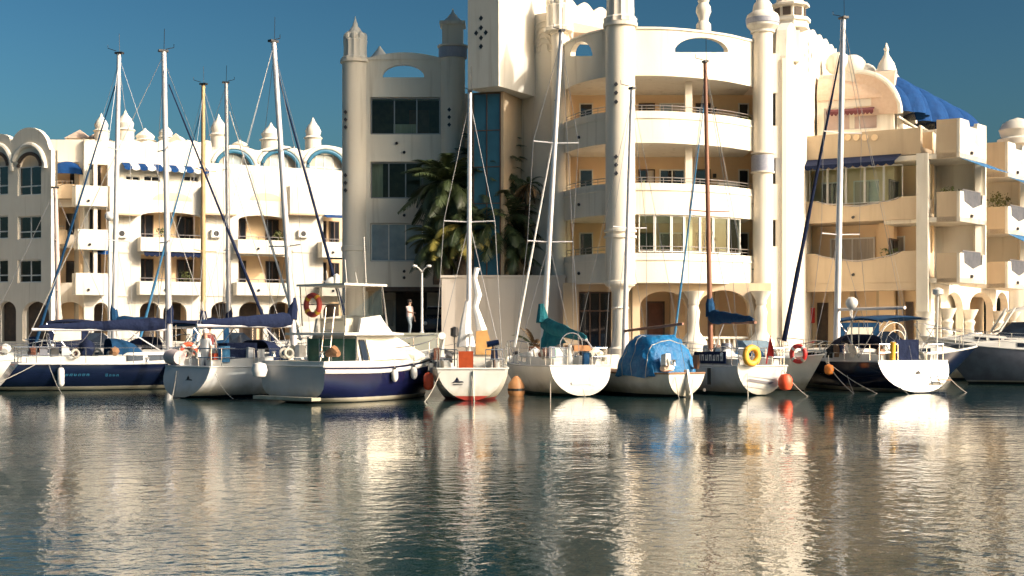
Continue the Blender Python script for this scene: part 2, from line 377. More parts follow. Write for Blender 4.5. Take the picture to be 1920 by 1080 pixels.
# ------------------------------------------------------------------ water, quay, land
def water_mat():
    m = bpy.data.materials.new('harbour_water'); m.use_nodes = True
    n = m.node_tree.nodes; l = m.node_tree.links; b = n['Principled BSDF']
    b.inputs['Base Color'].default_value = (.008, .032, .036, 1); b.inputs['Roughness'].default_value = .035
    b.inputs['IOR'].default_value = 1.45
    tc = n.new('ShaderNodeTexCoord')
    def noise(sx, sy, scale, det, rot=0):
        mp = n.new('ShaderNodeMapping'); mp.inputs['Scale'].default_value = (sx, sy, 1); mp.inputs['Rotation'].default_value = (0, 0, rot)
        l.new(tc.outputs['Object'], mp.inputs[0])
        t = n.new('ShaderNodeTexNoise'); t.inputs['Scale'].default_value = scale; t.inputs['Detail'].default_value = det
        t.inputs['Roughness'].default_value = .5
        l.new(mp.outputs[0], t.inputs['Vector']); return t.outputs[0]
    def mul(a, v, op='MULTIPLY'):
        k = n.new('ShaderNodeMath'); k.operation = op; l.new(a, k.inputs[0])
        if isinstance(v, float): k.inputs[1].default_value = v
        else: l.new(v, k.inputs[1])
        return k.outputs[0]
    big = mul(noise(.5, 1, .8, 2, .2), WAVE[0]); mid = mul(noise(.85, 1, 3.4, 2, -.45), WAVE[1]); fine = mul(noise(1, 1, 8.5, 3, .6), WAVE[2])
    patch = n.new('ShaderNodeMapRange'); patch.inputs['From Min'].default_value = .38; patch.inputs['From Max'].default_value = .66
    patch.inputs['To Min'].default_value = .22; patch.inputs['To Max'].default_value = 1.35
    l.new(noise(.4, 1, .085, 4, .25), patch.inputs[0])
    sp = n.new('ShaderNodeSeparateXYZ'); l.new(tc.outputs['Object'], sp.inputs[0])
    sh = n.new('ShaderNodeMapRange'); sh.inputs['From Min'].default_value = 14; sh.inputs['From Max'].default_value = 46     # sheltered under the moored boats
    sh.inputs['To Min'].default_value = 1.9; sh.inputs['To Max'].default_value = .45; sh.interpolation_type = 'SMOOTHSTEP'; l.new(sp.outputs[1], sh.inputs[0])
    s = mul(mul(mul(mid, fine, 'ADD'), patch.outputs[0]), sh.outputs[0]); s = mul(s, big, 'ADD')
    bp = n.new('ShaderNodeBump'); bp.inputs['Strength'].default_value = 1; bp.inputs['Distance'].default_value = 1
    l.new(s, bp.inputs['Height']); l.new(bp.outputs[0], b.inputs['Normal'])
    return m
WAVE = (.009, .015, .0055)
WATER = water_mat()
m = MB(); m.add([(-260, -60, 0), (260, -60, 0), (260, 230, 0), (-260, 230, 0)], [(0, 1, 2, 3)])
tag(m.build('water', WATER), 'calm rippled harbour water reflecting the buildings and boats', kind='structure')
QZ = 1.0
qp = [(-10.2, 61.5), (15.5, 61.5), (19.5, 69.0), (60, 92), (200, 92), (200, 240), (-200, 240), (-200, 88), (-10.2, 88)]
m = MB(); m.prism(qp, -3, QZ - .12, 1)
edge = [Vector(p) for p in qp]
m2 = MB(); m2.prism(qp, QZ - .12, QZ)
q = m.build('quay', [PAVE, QWALL]); tag(q, 'concrete quay wall and paved promenade behind the moored boats', kind='structure')
tag(m2.build('promenade', PAVE), 'pale paved promenade along the quay edge', kind='structure')
m = MB(); m.add([(-4000, 235, .9), (4000, 235, .9), (4000, 5000, .9), (-4000, 5000, .9)], [(0, 1, 2, 3)])
tag(m.build('ground', PAVE), 'flat ground running back behind the buildings', kind='structure')

# ------------------------------------------------------------------ main building
MAIN = thing('apartment_building', 'large cream apartment building with round columned wing, tower and shaded left block', 'building', (0, 68, QZ))
# --- left block, in shade
FL = frp(645, 71, 872, 71)
YL = 71
def ZL(py): return wz(py, YL)
u0, u1 = FL.U(684), FL.U(832)
m = MB()
hol = []
for a, b in ((182, 252), (303, 372), (418, 490)): hol.append((FL.U(694), FL.U(826), ZL(b), ZL(a), 0))
wall(m, FL, u0, u1, ZL(538), ZL(150), hol, 0, .3)
m.build('front_wall', CREAM, MAIN)
# arched parapet with an eye-shaped opening
pth = [Vector(FL.pt(u0 + (u1 - u0) * i / 40, 0, 0)[:2]) for i in range(41)]
def hz_(i):
    u = u0 + (u1 - u0) * i / 40; c = FL.U(756); r = FL.U(796) - c
    t = (u - c) / r
    if abs(t) >= .99: return None
    return ZL(145), ZL(145) + (ZL(121) - ZL(145)) * math.sqrt(1 - t * t)
strip(mm := MB(), pth, ZL(150) + .003, ZL(112), .3, hz_); mm.build('parapet', CREAM, MAIN)
m = MB()
for i in range(40):
    a = u0 + (u1 - u0) * i / 40; b = u0 + (u1 - u0) * (i + 1) / 40
    f = lambda u: ZL(112) + .30 * math.sin(math.pi * (u - u0) / (u1 - u0)) + .06
    m.hexa([FL.pt(a, .06, ZL(112) - .01), FL.pt(b, .06, ZL(112) - .01), FL.pt(b, -.34, ZL(112) - .01), FL.pt(a, -.34, ZL(112) - .01), FL.pt(a, .06, f(a)), FL.pt(b, .06, f(b)), FL.pt(b, -.34, f(b)), FL.pt(a, -.34, f(a))])
m.build('coping', CREAM, MAIN)
m = MB()
FL.box(m, u0 - .2, u1 + 1.6, -9.0, -2.4, QZ, ZL(160)); m.build('rear_block', CREAM, MAIN)
for py in (252, 372, 490, 160):                      # floors of the loggias
    m = MB(); FL.box(m, u0 + .05, u1 - .05, -2.38, -.302, ZL(py) - .35, ZL(py) - .05); m.build('floor_slab', CREAM, MAIN)
m = MB(); FL.box(m, u0 - .25, u0 + .02, -2.5, -.302, QZ, ZL(160)); FL.box(m, u1 - .02, u1 + .3, -2.5, -.302, QZ, ZL(160)); m.build('side_wall', CREAM, MAIN)
for k, (a, b) in enumerate(((182, 252), (303, 372), (418, 490))):
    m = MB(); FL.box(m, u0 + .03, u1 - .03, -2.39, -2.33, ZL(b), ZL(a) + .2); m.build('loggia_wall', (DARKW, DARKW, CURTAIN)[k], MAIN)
    if k == 1:
        for a_, b_ in ((696, 716), (786, 822)):
            m = MB(); FL.box(m, FL.U(a_), FL.U(b_), -.6, -.55, ZL(b) + .02, ZL(a)); m.build('curtain', CURTAIN, MAIN)
    if k == 0:
        m = MB(); FL.box(m, FL.U(762), FL.U(800), -2.32, -1.9, ZL(b), ZL(195)); m.build('cupboard', REDWOOD, MAIN)
        m = MB(); FL.box(m, FL.U(735), FL.U(778), -1.6, -.9, ZL(b) + .02, ZL(228)); m.build('table', CURTAIN, MAIN)
    window(FL, FL.U(694) + .02, FL.U(826) - .02, ZL(b) + .02, ZL(a) - .02, -.2, MAIN, 4 if k else 3, 1, (CLEAR, CLEAR, GLASSP)[k], METAL if k < 2 else FRAMEW, .055, name='glazing')
for px, py in ((758, 285), (758, 392), (758, 403), (758, 508), (758, 520), (744, 268)): scupper(FL, px, py, MAIN)
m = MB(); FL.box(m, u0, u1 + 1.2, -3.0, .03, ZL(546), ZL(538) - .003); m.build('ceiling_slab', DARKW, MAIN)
# columns of the left block
def column(px, Y, r, pz0, ztop, rings, mt=CREAM, prof=None, nm='column'):
    x = wx(px, Y)
    c = MB().lathe(x, Y, prof or [(r, pz0), (r, ztop)], 36).build(nm, mt, MAIN, True)
    for z, h, dr, mt2 in rings:
        MB().lathe(x, Y, [(r + .005, z - .02), (r + dr, z), (r + dr, z + h), (r + .005, z + h + .02)], 36).build('ring', mt2, c, True)
    return c, x
c, x = column(666, 71.3, .66, QZ, ZL(112), [(ZL(470), .22, .05, CREAM), (ZL(112) - .12, .14, .10, CREAM)])
crown(c, x, 71.3, ZL(112), .6, 2.25, WHITE)
c, x = column(849, 71.2, .62, QZ, ZL(86), [(ZL(108), .5, .10, GREYBAND), (ZL(86) - .05, .08, .16, CREAM)])
cb = MB(); cb.box(x - .52, x + .52, 70.7, 71.7, ZL(86), ZL(48)); cb.build('capital', CREAM, c)
cb = MB().box(x - .64, x + .64, 70.55, 71.85, ZL(48), ZL(42)); cb.build('cornice', CREAM, c)
MB().lathe(x, 71.2, [(.5, ZL(42)), (.42, ZL(36)), (.26, ZL(31)), (.2, ZL(27)), (.08, ZL(23)), (.01, ZL(14))], 18).build('finial', WHITE, c, True)
dots(FL, [(649, 212), (649, 226), (649, 240), (649, 330), (649, 344), (649, 358)], MAIN, .1, .36)
dots(FL, [(843, 208), (843, 222), (843, 236)], MAIN, .1, .43)
px0 = wx(712, 74); MB().lathe(px0, 74, [(.72, wz(116, 74)), (.5, wz(108, 74)), (.2, wz(95, 74)), (.02, wz(86, 74))], 16).build('spire', WHITE, MAIN, True)
# --- square tower
a = R(31); TC = Vector(wp(935, 66)); tl = Vector((-math.cos(a), math.sin(a))); tr = Vector((math.sin(a), math.cos(a)))
FTL = Fr(TC + tl * 1.72, TC); FTR = Fr(TC, TC + tr * 5.2)
zt0 = FTL.Z(935, 161)
m = MB(); P = [TC, TC + tr * 5.2, TC + tr * 5.2 + tl * 1.72, TC + tl * 1.72]
m.prism([(p.x, p.y) for p in P], zt0, 24.5); m.build('tower', WHITE, MAIN)
Q = [Vector(wp(944, 67.5)), Vector(wp(1002, 71.5)), Vector(wp(905, 72.0)), Vector(wp(886, 67.9))]
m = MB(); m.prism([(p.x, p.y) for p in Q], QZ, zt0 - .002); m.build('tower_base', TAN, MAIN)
FG = Fr(Q[3], Q[0])
window(FG, .05, FG.len - .12, 4.9, zt0 - .06, .06, MAIN, 2, 5, (GLASSB, GLASSB, GLASSB), FRAMEB, .04, name='glazing')
dots(FTL, [(902, 34), (902, 52), (893, 62), (911, 61), (902, 71), (902, 87)], MAIN, .115, .012)
# --- rounded wall between tower and wing, shell relief on its top
wl = curve([wp(940, 71.6), wp(968, 70.2), wp(1000, 69.0), wp(1030, 68.4), wp(1064, 68.0)], 40)
m = MB(); strip(m, wl, QZ, wz(28, 69), .4); m.build('curved_wall', CREAM, MAIN, True)
m = MB()
for k in range(5):
    pp = []
    for i in range(21):
        t = math.pi * i / 20; s_ = .25 + .75 * k / 5
        uu = 27 - 12 * s_ * math.cos(t) ; zz = wz(100, 69) + (wz(34, 69) - wz(100, 69)) * s_ * math.sin(t)
        p = offset(wl, .02)[max(0, min(40, int(uu)))]; pp.append((p.x, p.y, zz))
    m.tube(pp, .05, 6)
m.build('shell_relief', CREAM, MAIN, True)
m = MB(); q_ = wl[0]; m.box(wx(985, 70), wx(1066, 69), 69.5, 76, QZ, wz(40, 70)); m.build('core_block', CREAM, MAIN)
c0, x = column(1048, 67.9, .36, QZ, wz(62, 67.9), [(wz(64, 67.9), .1, .08, CREAM)])
crown(c0, x, 67.9, wz(60, 67.9), .62, 2.7, WHITE)
FC0 = frp(1030, 67.5, 1060, 67.5); dots(FC0, [(1043, 188), (1043, 202), (1043, 216)], MAIN, .09, .02)
# --- round wing with stacked balconies
RW = curve([wp(1058, 67.6), wp(1088, 65.8), wp(1128, 64.5), wp(1170, 64.0), wp(1240, 64.0), wp(1300, 64.5), wp(1360, 65.4), wp(1414, 66.9)], 84)
def Z4(py): return wz(py, 64)
BACK = 69.2
def slab(path, z0, z1, mt, yb=BACK):
    m = MB(); pl = [(p.x, p.y) for p in path] + [(path[-1].x, yb), (path[0].x, yb)]
    m.prism(pl, z0, z1); return m.build('floor_slab', mt, MAIN)
def pxof(p): return 960 + p.x * F / p.y
def rwhole(i):
    px = pxof(RW[i])
    for c, r, b, t in ((1315, 51, 98, 70), (1090, 21, 105, 78)):
        s_ = (px - c) / r
        if abs(s_) < .985:
            k = RW[i].y / F
            zb = H + (HY - b) * k; zt = H + (HY - t) * k
            return zb, zb + (zt - zb) * math.sqrt(1 - s_ * s_)
    return None
m = MB(); strip(m, RW, Z4(142), Z4(55), .25, rwhole); m.build('parapet', CREAM, MAIN, True)
m = MB(); strip(m, RW, Z4(55), Z4(51), .37, None, 0, .06); m.build('coping', WHITE, MAIN, True)
for k, (t, b) in enumerate(((208, 268), (343, 402), (474, 530))):
    m = MB(); strip(m, RW, Z4(b), Z4(t), .22); m.build('balcony', CREAM, MAIN, True)
    slab(offset(RW, -.21), Z4(b) + .003, Z4(b) + .3, CREAM)
    railing(offset(RW, -.12), Z4(t), .26 if k < 2 else .3, MAIN, 7)
    m = MB(); strip(m, RW, Z4(t) - .34, Z4(t) - .26, .05, None, 0, .05); m.build('moulding', CREAM, MAIN, True)
slab(offset(RW, -.21), Z4(142) + .003, Z4(142) + .3, CREAM)
FB = frp(1040, BACK, 1450, BACK)
m = MB(); FB.box(m, FB.U(1052), FB.U(1452), -.3, 0, QZ, Z4(142)); m.build('loggia_wall', OCHRE, MAIN)
m = MB(); FB.box(m, FB.U(1040), FB.U(1480), -9, -.31, QZ, Z4(85)); m.build('rear_block', CREAM, MAIN)
GREENF_ = mat('green_plastic', (.05, .12, .07), .5, var=.2)
FLr = [(Z4(268) + .3, Z4(142)), (Z4(402) + .3, Z4(268)), (Z4(530) + .3, Z4(402))]
for k, (zf, zc) in enumerate(FLr):
    zt = zf + 2.35
    for j, (a, b, g) in enumerate(((1086, 1112, GLASSD), (1197, 1228, GLASSD), (1236, 1284, (GLASSP, GLASSD, GLASSD)[k]), (1304, 1332, GLASSD), (1384, 1404, GLASSD))):
        window(FB, FB.U(a), FB.U(b), zf + .02, zt, .05, MAIN, 2 if b - a > 30 else 1, 1, [g, CURTAIN] if (j + k) % 3 == 2 else g, FRAMEB if j % 2 else FRAMEW, .06)
    m = MB(); FB.box(m, FB.U(1340), FB.U(1374), .02, 1.5, zf, zf + 1.55); m.build('partition', WHITE, MAIN)
    m = MB(); x = wx(1291, 65.6); m.box(x - .16, x + .16, 65.45, 65.8, zf, zc); m.build('post', CREAM, MAIN)
    m = MB(); m.tube([(wx(1340, 68.9), 68.9, zf + 1.9), (wx(1340, 68.9), 68.9, zf + 2.1)], .09, 8); m.build('wall_lamp', BLACK, MAIN)
    # garden table, chairs seen over the parapet
    for px in (1215, 1385):
        x = wx(px, 66.5); t = thing('garden_table', f"white garden table on the {('top', 'middle', 'lowest')[k]} balcony of the round wing, {'left' if px < 1300 else 'right'} end", 'table', (x, 66.9, zf), 0, 'tables on the balconies', True)
        MB().lathe(0, 0, [(.4, .72), (.4, .76)], 14).build('table_top', FRAMEW, t); MB().tube([(0, 0, 0), (0, 0, .72)], .04, 6).build('leg', FRAMEW, t)
        for sd in (-1, 1):
            c = thing('garden_chair', f"{('white', 'wicker', 'green')[k]} garden chair on the {('top', 'middle', 'lowest')[k]} round balcony, {'left' if sd < 0 else 'right'} of the {'left' if px < 1300 else 'right'} table", 'chair', (x + sd * .75, 67.0, zf), sd * 1.3, None, True)
            cm = (FRAMEW, TAN, GREENF_)[k]
            MB().box(-.24, .24, -.24, .24, .42, .46).build('seat', cm, c); MB().box(-.24, .24, .2, .24, .46, .98).build('backrest', cm, c)
            for lx in (-.2, .2):
                for ly in (-.2, .2): MB().box(lx - .02, lx + .02, ly - .02, ly + .02, 0, .42).build('leg', cm, c)
# glazed third floor
sub = [p for p in RW if 1195 < pxof(p) < 1396]; sub = offset(sub, -.14)
zb, zt = Z4(474) + .05, Z4(402) - .02
idx = [round(i * (len(sub) - 1) / 7) for i in range(8)]
for i in range(7):
    p, q_ = sub[idx[i]], sub[idx[i + 1]]
    fr_ = Fr(p, q_); window(fr_, .01, fr_.len - .01, zb, zt, 0, MAIN, 1, 1, CLEAR, FRAMEW, .045, name='glazing')
# columns of the wing
xx = wx(1163, 63.9)
c1, x = column(1163, 63.9, .67, Z4(536), Z4(46), [(Z4(447), .1, .08, CREAM), (Z4(436), .1, .08, CREAM), (Z4(52), .16, .12, WHITE), (Z4(533), .12, .06, CREAM)])
crown(c1, x, 63.9, Z4(44), .64, 3.2, WHITE)
MB().lathe(x, 63.9, [(.55, QZ), (.55, QZ + .5), (.42, QZ + .6), (.37, QZ + 1.2), (.36, Z4(580)), (.42, Z4(578)), (.36, Z4(575)), (.38, Z4(548)), (.5, Z4(540)), (.66, Z4(536))], 24).build('pillar', WHITE, c1, True)
FC1 = frp(1130, 63.22, 1200, 63.22)
dots(FC1, [(1155, 158), (1155, 174), (1155, 191), (1155, 294), (1155, 309), (1155, 325)], MAIN, .1, .02)
c2, x2 = column(1430, 66.9, .47, QZ + 2.4, wz(60, 66.9), [(wz(322, 66.9), .75, .07, GREYBAND), (wz(325, 66.9), .07, .1, CREAM), (wz(289, 66.9), .07, .1, CREAM), (wz(62, 66.9), .1, .1, WHITE)])
z6 = lambda py: wz(py, 66.9)
MB().lathe(x2, 66.9, [(.5, z6(60)), (.75, z6(50)), (.78, z6(34)), (.72, z6(28)), (.5, z6(22)), (.42, z6(8)), (.30, z6(2)), (.34, z6(-8)), (.1, z6(-25)), (.01, z6(-40))], 28).build('capital', WHITE, c2, True)
MB().lathe(x2, 66.9, [(.76, z6(46)), (.785, z6(45)), (.8, z6(36)), (.76, z6(35))], 28).build('ring', GREYBAND, c2, True)
x = wx(1319, 66.0); z5 = lambda py: wz(py, 66)
MB().lathe(x, 66.0, [(.36, z5(62)), (.34, z5(46)), (.22, z5(40)), (.24, z5(34)), (.36, z5(22)), (.34, z5(14)), (.22, z5(6)), (.28, z5(2)), (.08, z5(-12)), (.01, z5(-22))], 20).build('urn', WHITE, MAIN, True)
for px, py in ((1085, 257), (1085, 383), (1085, 512)):
    p = min(RW, key=lambda q: abs(pxof(q) - px)); fr_ = Fr(p - Vector((.1, 0)), p + Vector((.1, 0))); scupper(fr_, px, py, MAIN, .03)
# arcade under the wing
FA = frp(1186, 65.0, 1446, 65.8)
za = FA.Z(1300, 530)
hl = [(FA.U(1200), FA.U(1288), QZ + .01, FA.Z(1244, 546), .75), (FA.U(1310), FA.U(1404), QZ + .01, FA.Z(1350, 544), .8)]
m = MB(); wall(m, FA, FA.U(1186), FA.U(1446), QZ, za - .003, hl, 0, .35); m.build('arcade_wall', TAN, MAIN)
for px in (1299, 1425):
    u = FA.U(px); p = FA.pt(u, .16, 0); zz = lambda py: FA.Z(px, py)
    MB().lathe(p[0], p[1], [(.62, QZ), (.62, zz(640)), (.45, zz(632)), (.28, zz(622)), (.24, zz(605)), (.30, zz(585)), (.20, zz(573)), (.26, zz(569)), (.24, zz(564)), (.46, zz(549)), (.5, zz(546))], 20).build('pillar', WHITE, MAIN, True)
FD = frp(1060, 66.2, 1190, 66.2)
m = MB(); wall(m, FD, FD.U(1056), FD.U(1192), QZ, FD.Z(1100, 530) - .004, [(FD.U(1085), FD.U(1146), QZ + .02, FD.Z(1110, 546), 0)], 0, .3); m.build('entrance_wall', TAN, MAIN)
window(FD, FD.U(1085), FD.U(1146), QZ + .05, FD.Z(1110, 547), -.12, MAIN, 3, 2, GLASSD, FRAMEB, .07, name='entrance_door', rail=.72)
window(FB, FB.U(1213), FB.U(1246), QZ + .02, FB.Z(1230, 565), .05, MAIN, 1, 1, REDWOOD, FRAMEB, .09, name='door')
for a_, b_ in ((1255, 1262), (1338, 1346)): m = MB(); FB.box(m, FB.U(a_), FB.U(b_), .01, .5, QZ, za); m.build('pilaster', TAN, MAIN)
for k in range(9):                                     # turned balusters under the arch
    u = FA.U(1322) + k * .24; p = FA.pt(u, -.2, 0); MB().lathe(p[0], p[1], [(.08, QZ), (.05, QZ + .2), (.09, QZ + .5), (.05, QZ + .85), (.08, QZ + .95)], 8).build('baluster', WHITE, MAIN, True)
m = MB(); FA.box(m, FA.U(1310), FA.U(1404), -.32, -.08, QZ + .95, QZ + 1.05); m.build('balustrade_rail', WHITE, MAIN)
# scalloped white wall behind the first crown, with a bit of tiled roof
FS = frp(1050, 70.2, 1145, 71.4)
tp = []
for i in range(49):
    px = 1052 + 92 * i / 48; base = -6 + 26 * (i / 48); tp.append((FS.U(px), FS.Z(px, base + 10 - 12 * abs(math.sin(i / 48 * math.pi * 3)))))
m = MB(); profile_wall(m, FS, tp, wz(75, 70), 0, .3); m.build('scalloped_wall', WHITE, MAIN)
m = MB(); m.hexa([(wx(1075, 68), 68, wz(60, 68)), (wx(1142, 68), 68, wz(66, 68)), (wx(1142, 70), 70, wz(66, 68)), (wx(1075, 70), 70, wz(60, 68)), (wx(1075, 69.9), 69.7, wz(44, 69.9)), (wx(1140, 70), 69.7, wz(58, 70)), (wx(1140, 70.1), 70.1, wz(58, 70)), (wx(1075, 70.1), 70.1, wz(44, 70))]); m.build('tiled_roof', TILE, MAIN)
# --- strip with small windows, then the tall white wall
FW = frp(1446, 67.1, 1474, 67.1)
hl = [(FW.U(1449), FW.U(1466), FW.Z(1458, b), FW.Z(1458, t), 0) for t, b in ((174, 236), (296, 345), (412, 462))]
m = MB(); wall(m, FW, FW.U(1440), FW.U(1466), QZ, FW.Z(1458, 100), hl, 0, .35); m.build('window_wall', WHITE, MAIN)
m = MB(); FW.box(m, FW.U(1466), FW.U(1474), -.2, .12, QZ, FW.Z(1470, 110)); m.build('pilaster', CREAM, MAIN)
m = MB(); FW.box(m, FW.U(1440), FW.U(1474), -4, -.36, QZ, FW.Z(1458, 100)); m.build('recess_wall', OCHRE, MAIN)
for h in hl: window(FW, h[0], h[1], h[2], h[3], -.25, MAIN, 1, 1, GLASSD, FRAMEB, .05)
WS = Vector(wp(1474, 67.0)); WE = Vector(wp(1512, 74.6)); WE2 = WS + (WE - WS) * 3.0
FWW = Fr(WS, WE2)
PR = [(1474, 60), (1484, 50), (1500, 48), (1512, 52), (1524, 62), (1538, 72), (1550, 80), (1562, 92), (1580, 104)]
tp = []
for i in range(73):
    u = FWW.len * i / 72; q_ = FWW.pt(u, 0, 0); px = 960 + q_[0] * F / q_[1]
    py = PR[-1][1]
    for (a_, c_), (b_, d_) in zip(PR, PR[1:]):
        if a_ <= px <= b_: py = c_ + (d_ - c_) * (px - a_) / (b_ - a_)
    tp.append((u, wz(py, q_[1]) + .22 * abs(math.sin(i * .32))))
m = MB(); profile_wall(m, FWW, tp, QZ, 0, .5); m.build('gable_wall', WHITE, MAIN)
dots(FWW, [(1515, 82), (1515, 96), (1509, 103), (1521, 104), (1515, 111), (1515, 130)], MAIN, .14, .02)
# cupola and its shaded base with round medallion
m = MB(); m.box(wx(1438, 69.5), wx(1500, 69.5), 69.5, 73, wz(115, 69.5), wz(56, 69.5)); m.build('cupola_base', CREAM, MAIN)
FM = frp(1438, 69.5, 1500, 69.5); u, z = FM.uz(1470, 97)
m = MB(); m.tube([FM.pt(u, -.05, z), FM.pt(u, .05, z)], .36, 24); m.build('medallion', mat('terracotta', (.55, .33, .22), .8, var=.2), MAIN)
x = wx(1481, 71); z7 = lambda py: wz(py, 71)
cu = MB().lathe(x, 71, [(.95, z7(56)), (.95, z7(45)), (1.05, z7(43)), (1.05, z7(37)), (.8, z7(35))], 8).build('cupola', WHITE, MAIN)
MB().lathe(x, 71, [(.78, z7(35)), (.78, z7(16)), (1.0, z7(14)), (1.0, z7(10)), (.7, z7(6)), (.62, z7(-10)), (.3, z7(-25)), (.01, z7(-50))], 8).build('lantern', CREAM, cu)
for k in range(8):
    a_ = math.pi / 8 + k * math.pi / 4; r_ = .74; cx, cy = x + r_ * math.cos(a_), 71 + r_ * math.sin(a_)
    fr_ = Fr((cx - .2 * -math.sin(a_) , cy - .2 * math.cos(a_)), (cx + .2 * -math.sin(a_), cy + .2 * math.cos(a_)))
    m = MB(); fr_.box(m, 0, fr_.len, -.03, .03, z7(33), z7(18)); m.build('louvre', DARKW, cu)
# ------------------------------------------------------------------ right building
SCREENG = mat('smoked_screen', (.055, .06, .075), .6, c2=(.10, .10, .11), scale=3, spec=.3)
RB = thing('apartment_building', 'cream apartment building at right with arched blue roof awnings and receding zigzag balconies', 'building', (21, 76, QZ))
FF = frp(1506, 75.0, 1726, 71.6)             # front, turned slightly away from the sun
L_ = FF.len
def awning(fr, u0, u1, z, d0, d1, drop, parent, mt, stripes=None, scal=True, nm='awning'):
    m = MB(); n = 12; ms = [mt] + ([stripes] if stripes else [])
    for i in range(n):
        a = u0 + (u1 - u0) * i / n; b = u0 + (u1 - u0) * (i + 1) / n; k = i % 2 if stripes else 0
        m.hexa([fr.pt(a, d0, z - .03), fr.pt(b, d0, z - .03), fr.pt(b, d1, z - drop - .03), fr.pt(a, d1, z - drop - .03), fr.pt(a, d0, z), fr.pt(b, d0, z), fr.pt(b, d1, z - drop), fr.pt(a, d1, z - drop)], k)
        if scal:
            vs = [fr.pt(a, d1, z - drop), fr.pt(b, d1, z - drop), fr.pt(b, d1, z - drop - .14), fr.pt((a * .25 + b * .75), d1, z - drop - .22), fr.pt((a + b) / 2, d1, z - drop - .25), fr.pt((a * .75 + b * .25), d1, z - drop - .22), fr.pt(a, d1, z - drop - .14)]
            wv = [(p[0] + fr.n.x * .02, p[1] + fr.n.y * .02, p[2]) for p in vs]
            m.add(vs + wv, [tuple(range(6, -1, -1)), tuple(range(7, 14))], k)
    return m.build(nm, ms, parent)
zF = lambda py, px=1620: FF.Z(px, py)
m = MB(); FF.box(m, -.3, L_, -2.4, -2.1, QZ, zF(246)); m.build('loggia_wall', OCHRE, RB)
m = MB(); FF.box(m, -2.2, L_ - .1, -7.5, -2.42, QZ, zF(246)); m.build('rear_block', CREAM, RB)
m = MB(); FF.box(m, -.2, L_, -.35, 0, zF(296), zF(247)); m.build('parapet', TAN, RB)
m = MB(); FF.box(m, -.2, L_, -2.09, -.36, zF(296), zF(282)); m.build('floor_slab', TAN, RB)
# carved relief on the parapet
m = MB()
for px, w_ in ((1590, 14), (1606, 12), (1622, 12), (1640, 14)):
    u, z = FF.uz(px, 258); q_ = [FF.pt(u + .16 * math.cos(t * math.pi / 4) * w_ / 8, .0, z + .13 * math.sin(t * math.pi / 4)) for t in range(8)]
    m.tube([FF.pt(u, -.01, z), FF.pt(u, .07, z)], .17, 10)
m.build('relief', OCHRE, RB)
awning(FF, FF.U(1508), FF.U(1690), zF(293), .02, 1.1, .45, RB, NAVYC)
def scoop_band(py_t, py_b, dip):
    zt, zb = zF(py_t), zF(py_b); tops = []
    for i in range(41):
        t = i / 40; s_ = max(0, min(1, 1 - abs(t - .5) / .36)); tops.append((L_ * t, zt - dip * (s_ ** .5 if s_ > 0 else 0)))
    m = MB(); profile_wall(m, FF, tops, zb, .5, .22)
    m.build('balcony', TAN, RB)
    m = MB(); FF.box(m, 0, L_, -2.09, .277, zb + .002, zb + .3); m.build('floor_slab', TAN, RB)
    m = MB(); FF.box(m, 0, .2, -2.09, .277, zb + .31, zt); FF.box(m, L_ - .2, L_, -2.09, .277, zb + .31, zt); m.build('balcony_side', TAN, RB)
    pts = [FF.pt(u, .52, z + .05) for u, z in tops[6:35]]; m = MB(); m.tube(pts, .03, 6); m.build('railing', METAL, RB, True)
    m = MB(); FF.box(m, .3, L_ - .4, -1.7, -1.5, zb + .31, zb + 1.05); m.build('inner_parapet', WHITE, RB)
    scupper(FF, 1600, (py_t + py_b) / 2 + 12, RB, .5)
scoop_band(374, 416, .42); scoop_band(474, 531, .50)
# upper floor glazed, lower with shutters
for i in range(5):
    a = FF.U(1516); b = FF.U(1692); s_ = (b - a) / 5
    window(FF, a + s_ * i, a + s_ * (i + 1) - .02, zF(380), zF(312), -.15, RB, 1, 1, CLEAR, FRAMEW, .04, name='glazing')
window(FF, FF.U(1556, -2), FF.U(1640, -2), zF(530) + .35, zF(440), -2.04, RB, 2, 1, CURTAIN, FRAMEW, .07, name='shutter')
window(FF, FF.U(1666, -2), FF.U(1696, -2), zF(530) + .35, zF(440), -2.04, RB, 1, 1, CURTAIN, FRAMEW, .07, name='shutter')
window(FF, FF.U(1540, -2), FF.U(1580, -2), zF(416) + .35, zF(330), -2.04, RB, 2, 1, GLASSD, FRAMEW, .07)
window(FF, FF.U(1600, -2), FF.U(1680, -2), zF(416) + .35, zF(330), -2.04, RB, 3, 1, [CURTAIN, GLASSP], FRAMEW, .07)
m = MB(); FF.box(m, -.1, L_, -.1, .48, zF(546), zF(531) - .003); m.build('soffit_beam', TAN, RB)
for px in (1512, 1560, 1600, 1650, 1690):
    m = MB(); u = FF.U(px, -2); FF.box(m, u - .13, u + .13, -2.09, -1.8, QZ, zF(531)); m.build('pilaster', TAN, RB)
for a, b in ((1532, 1552), (1662, 1680), (1698, 1712)): window(FF, FF.U(a, -2), FF.U(b, -2), QZ + .02, zF(565), -2.04, RB, 1, 1, DARKW, FRAMEB, .06, name='door')
m = MB(); FF.box(m, FF.U(1517, -1.7), FF.U(1527, -1.7), -1.79, -1.7, zF(605), zF(575)); m.build('notice_board', REDP, RB)
# corner pier, white on its sunny side
cp = Vector(wp(1734, 71.2)); m = MB(); P4 = [cp + Vector(q_) for q_ in ((-.45, -.05), (.05, -.35), (.42, .5), (-.1, .8))]
m.prism([(p.x, p.y) for p in P4], QZ, zF(290, 1726)); m.build('corner_pier', WHITE, RB)
MB().lathe(cp.x, cp.y - .1, [(.62, QZ), (.6, QZ + .8), (.4, QZ + 1.1), (.36, QZ + 2.0), (.5, QZ + 2.3)], 16).build('pillar', WHITE, RB, True)
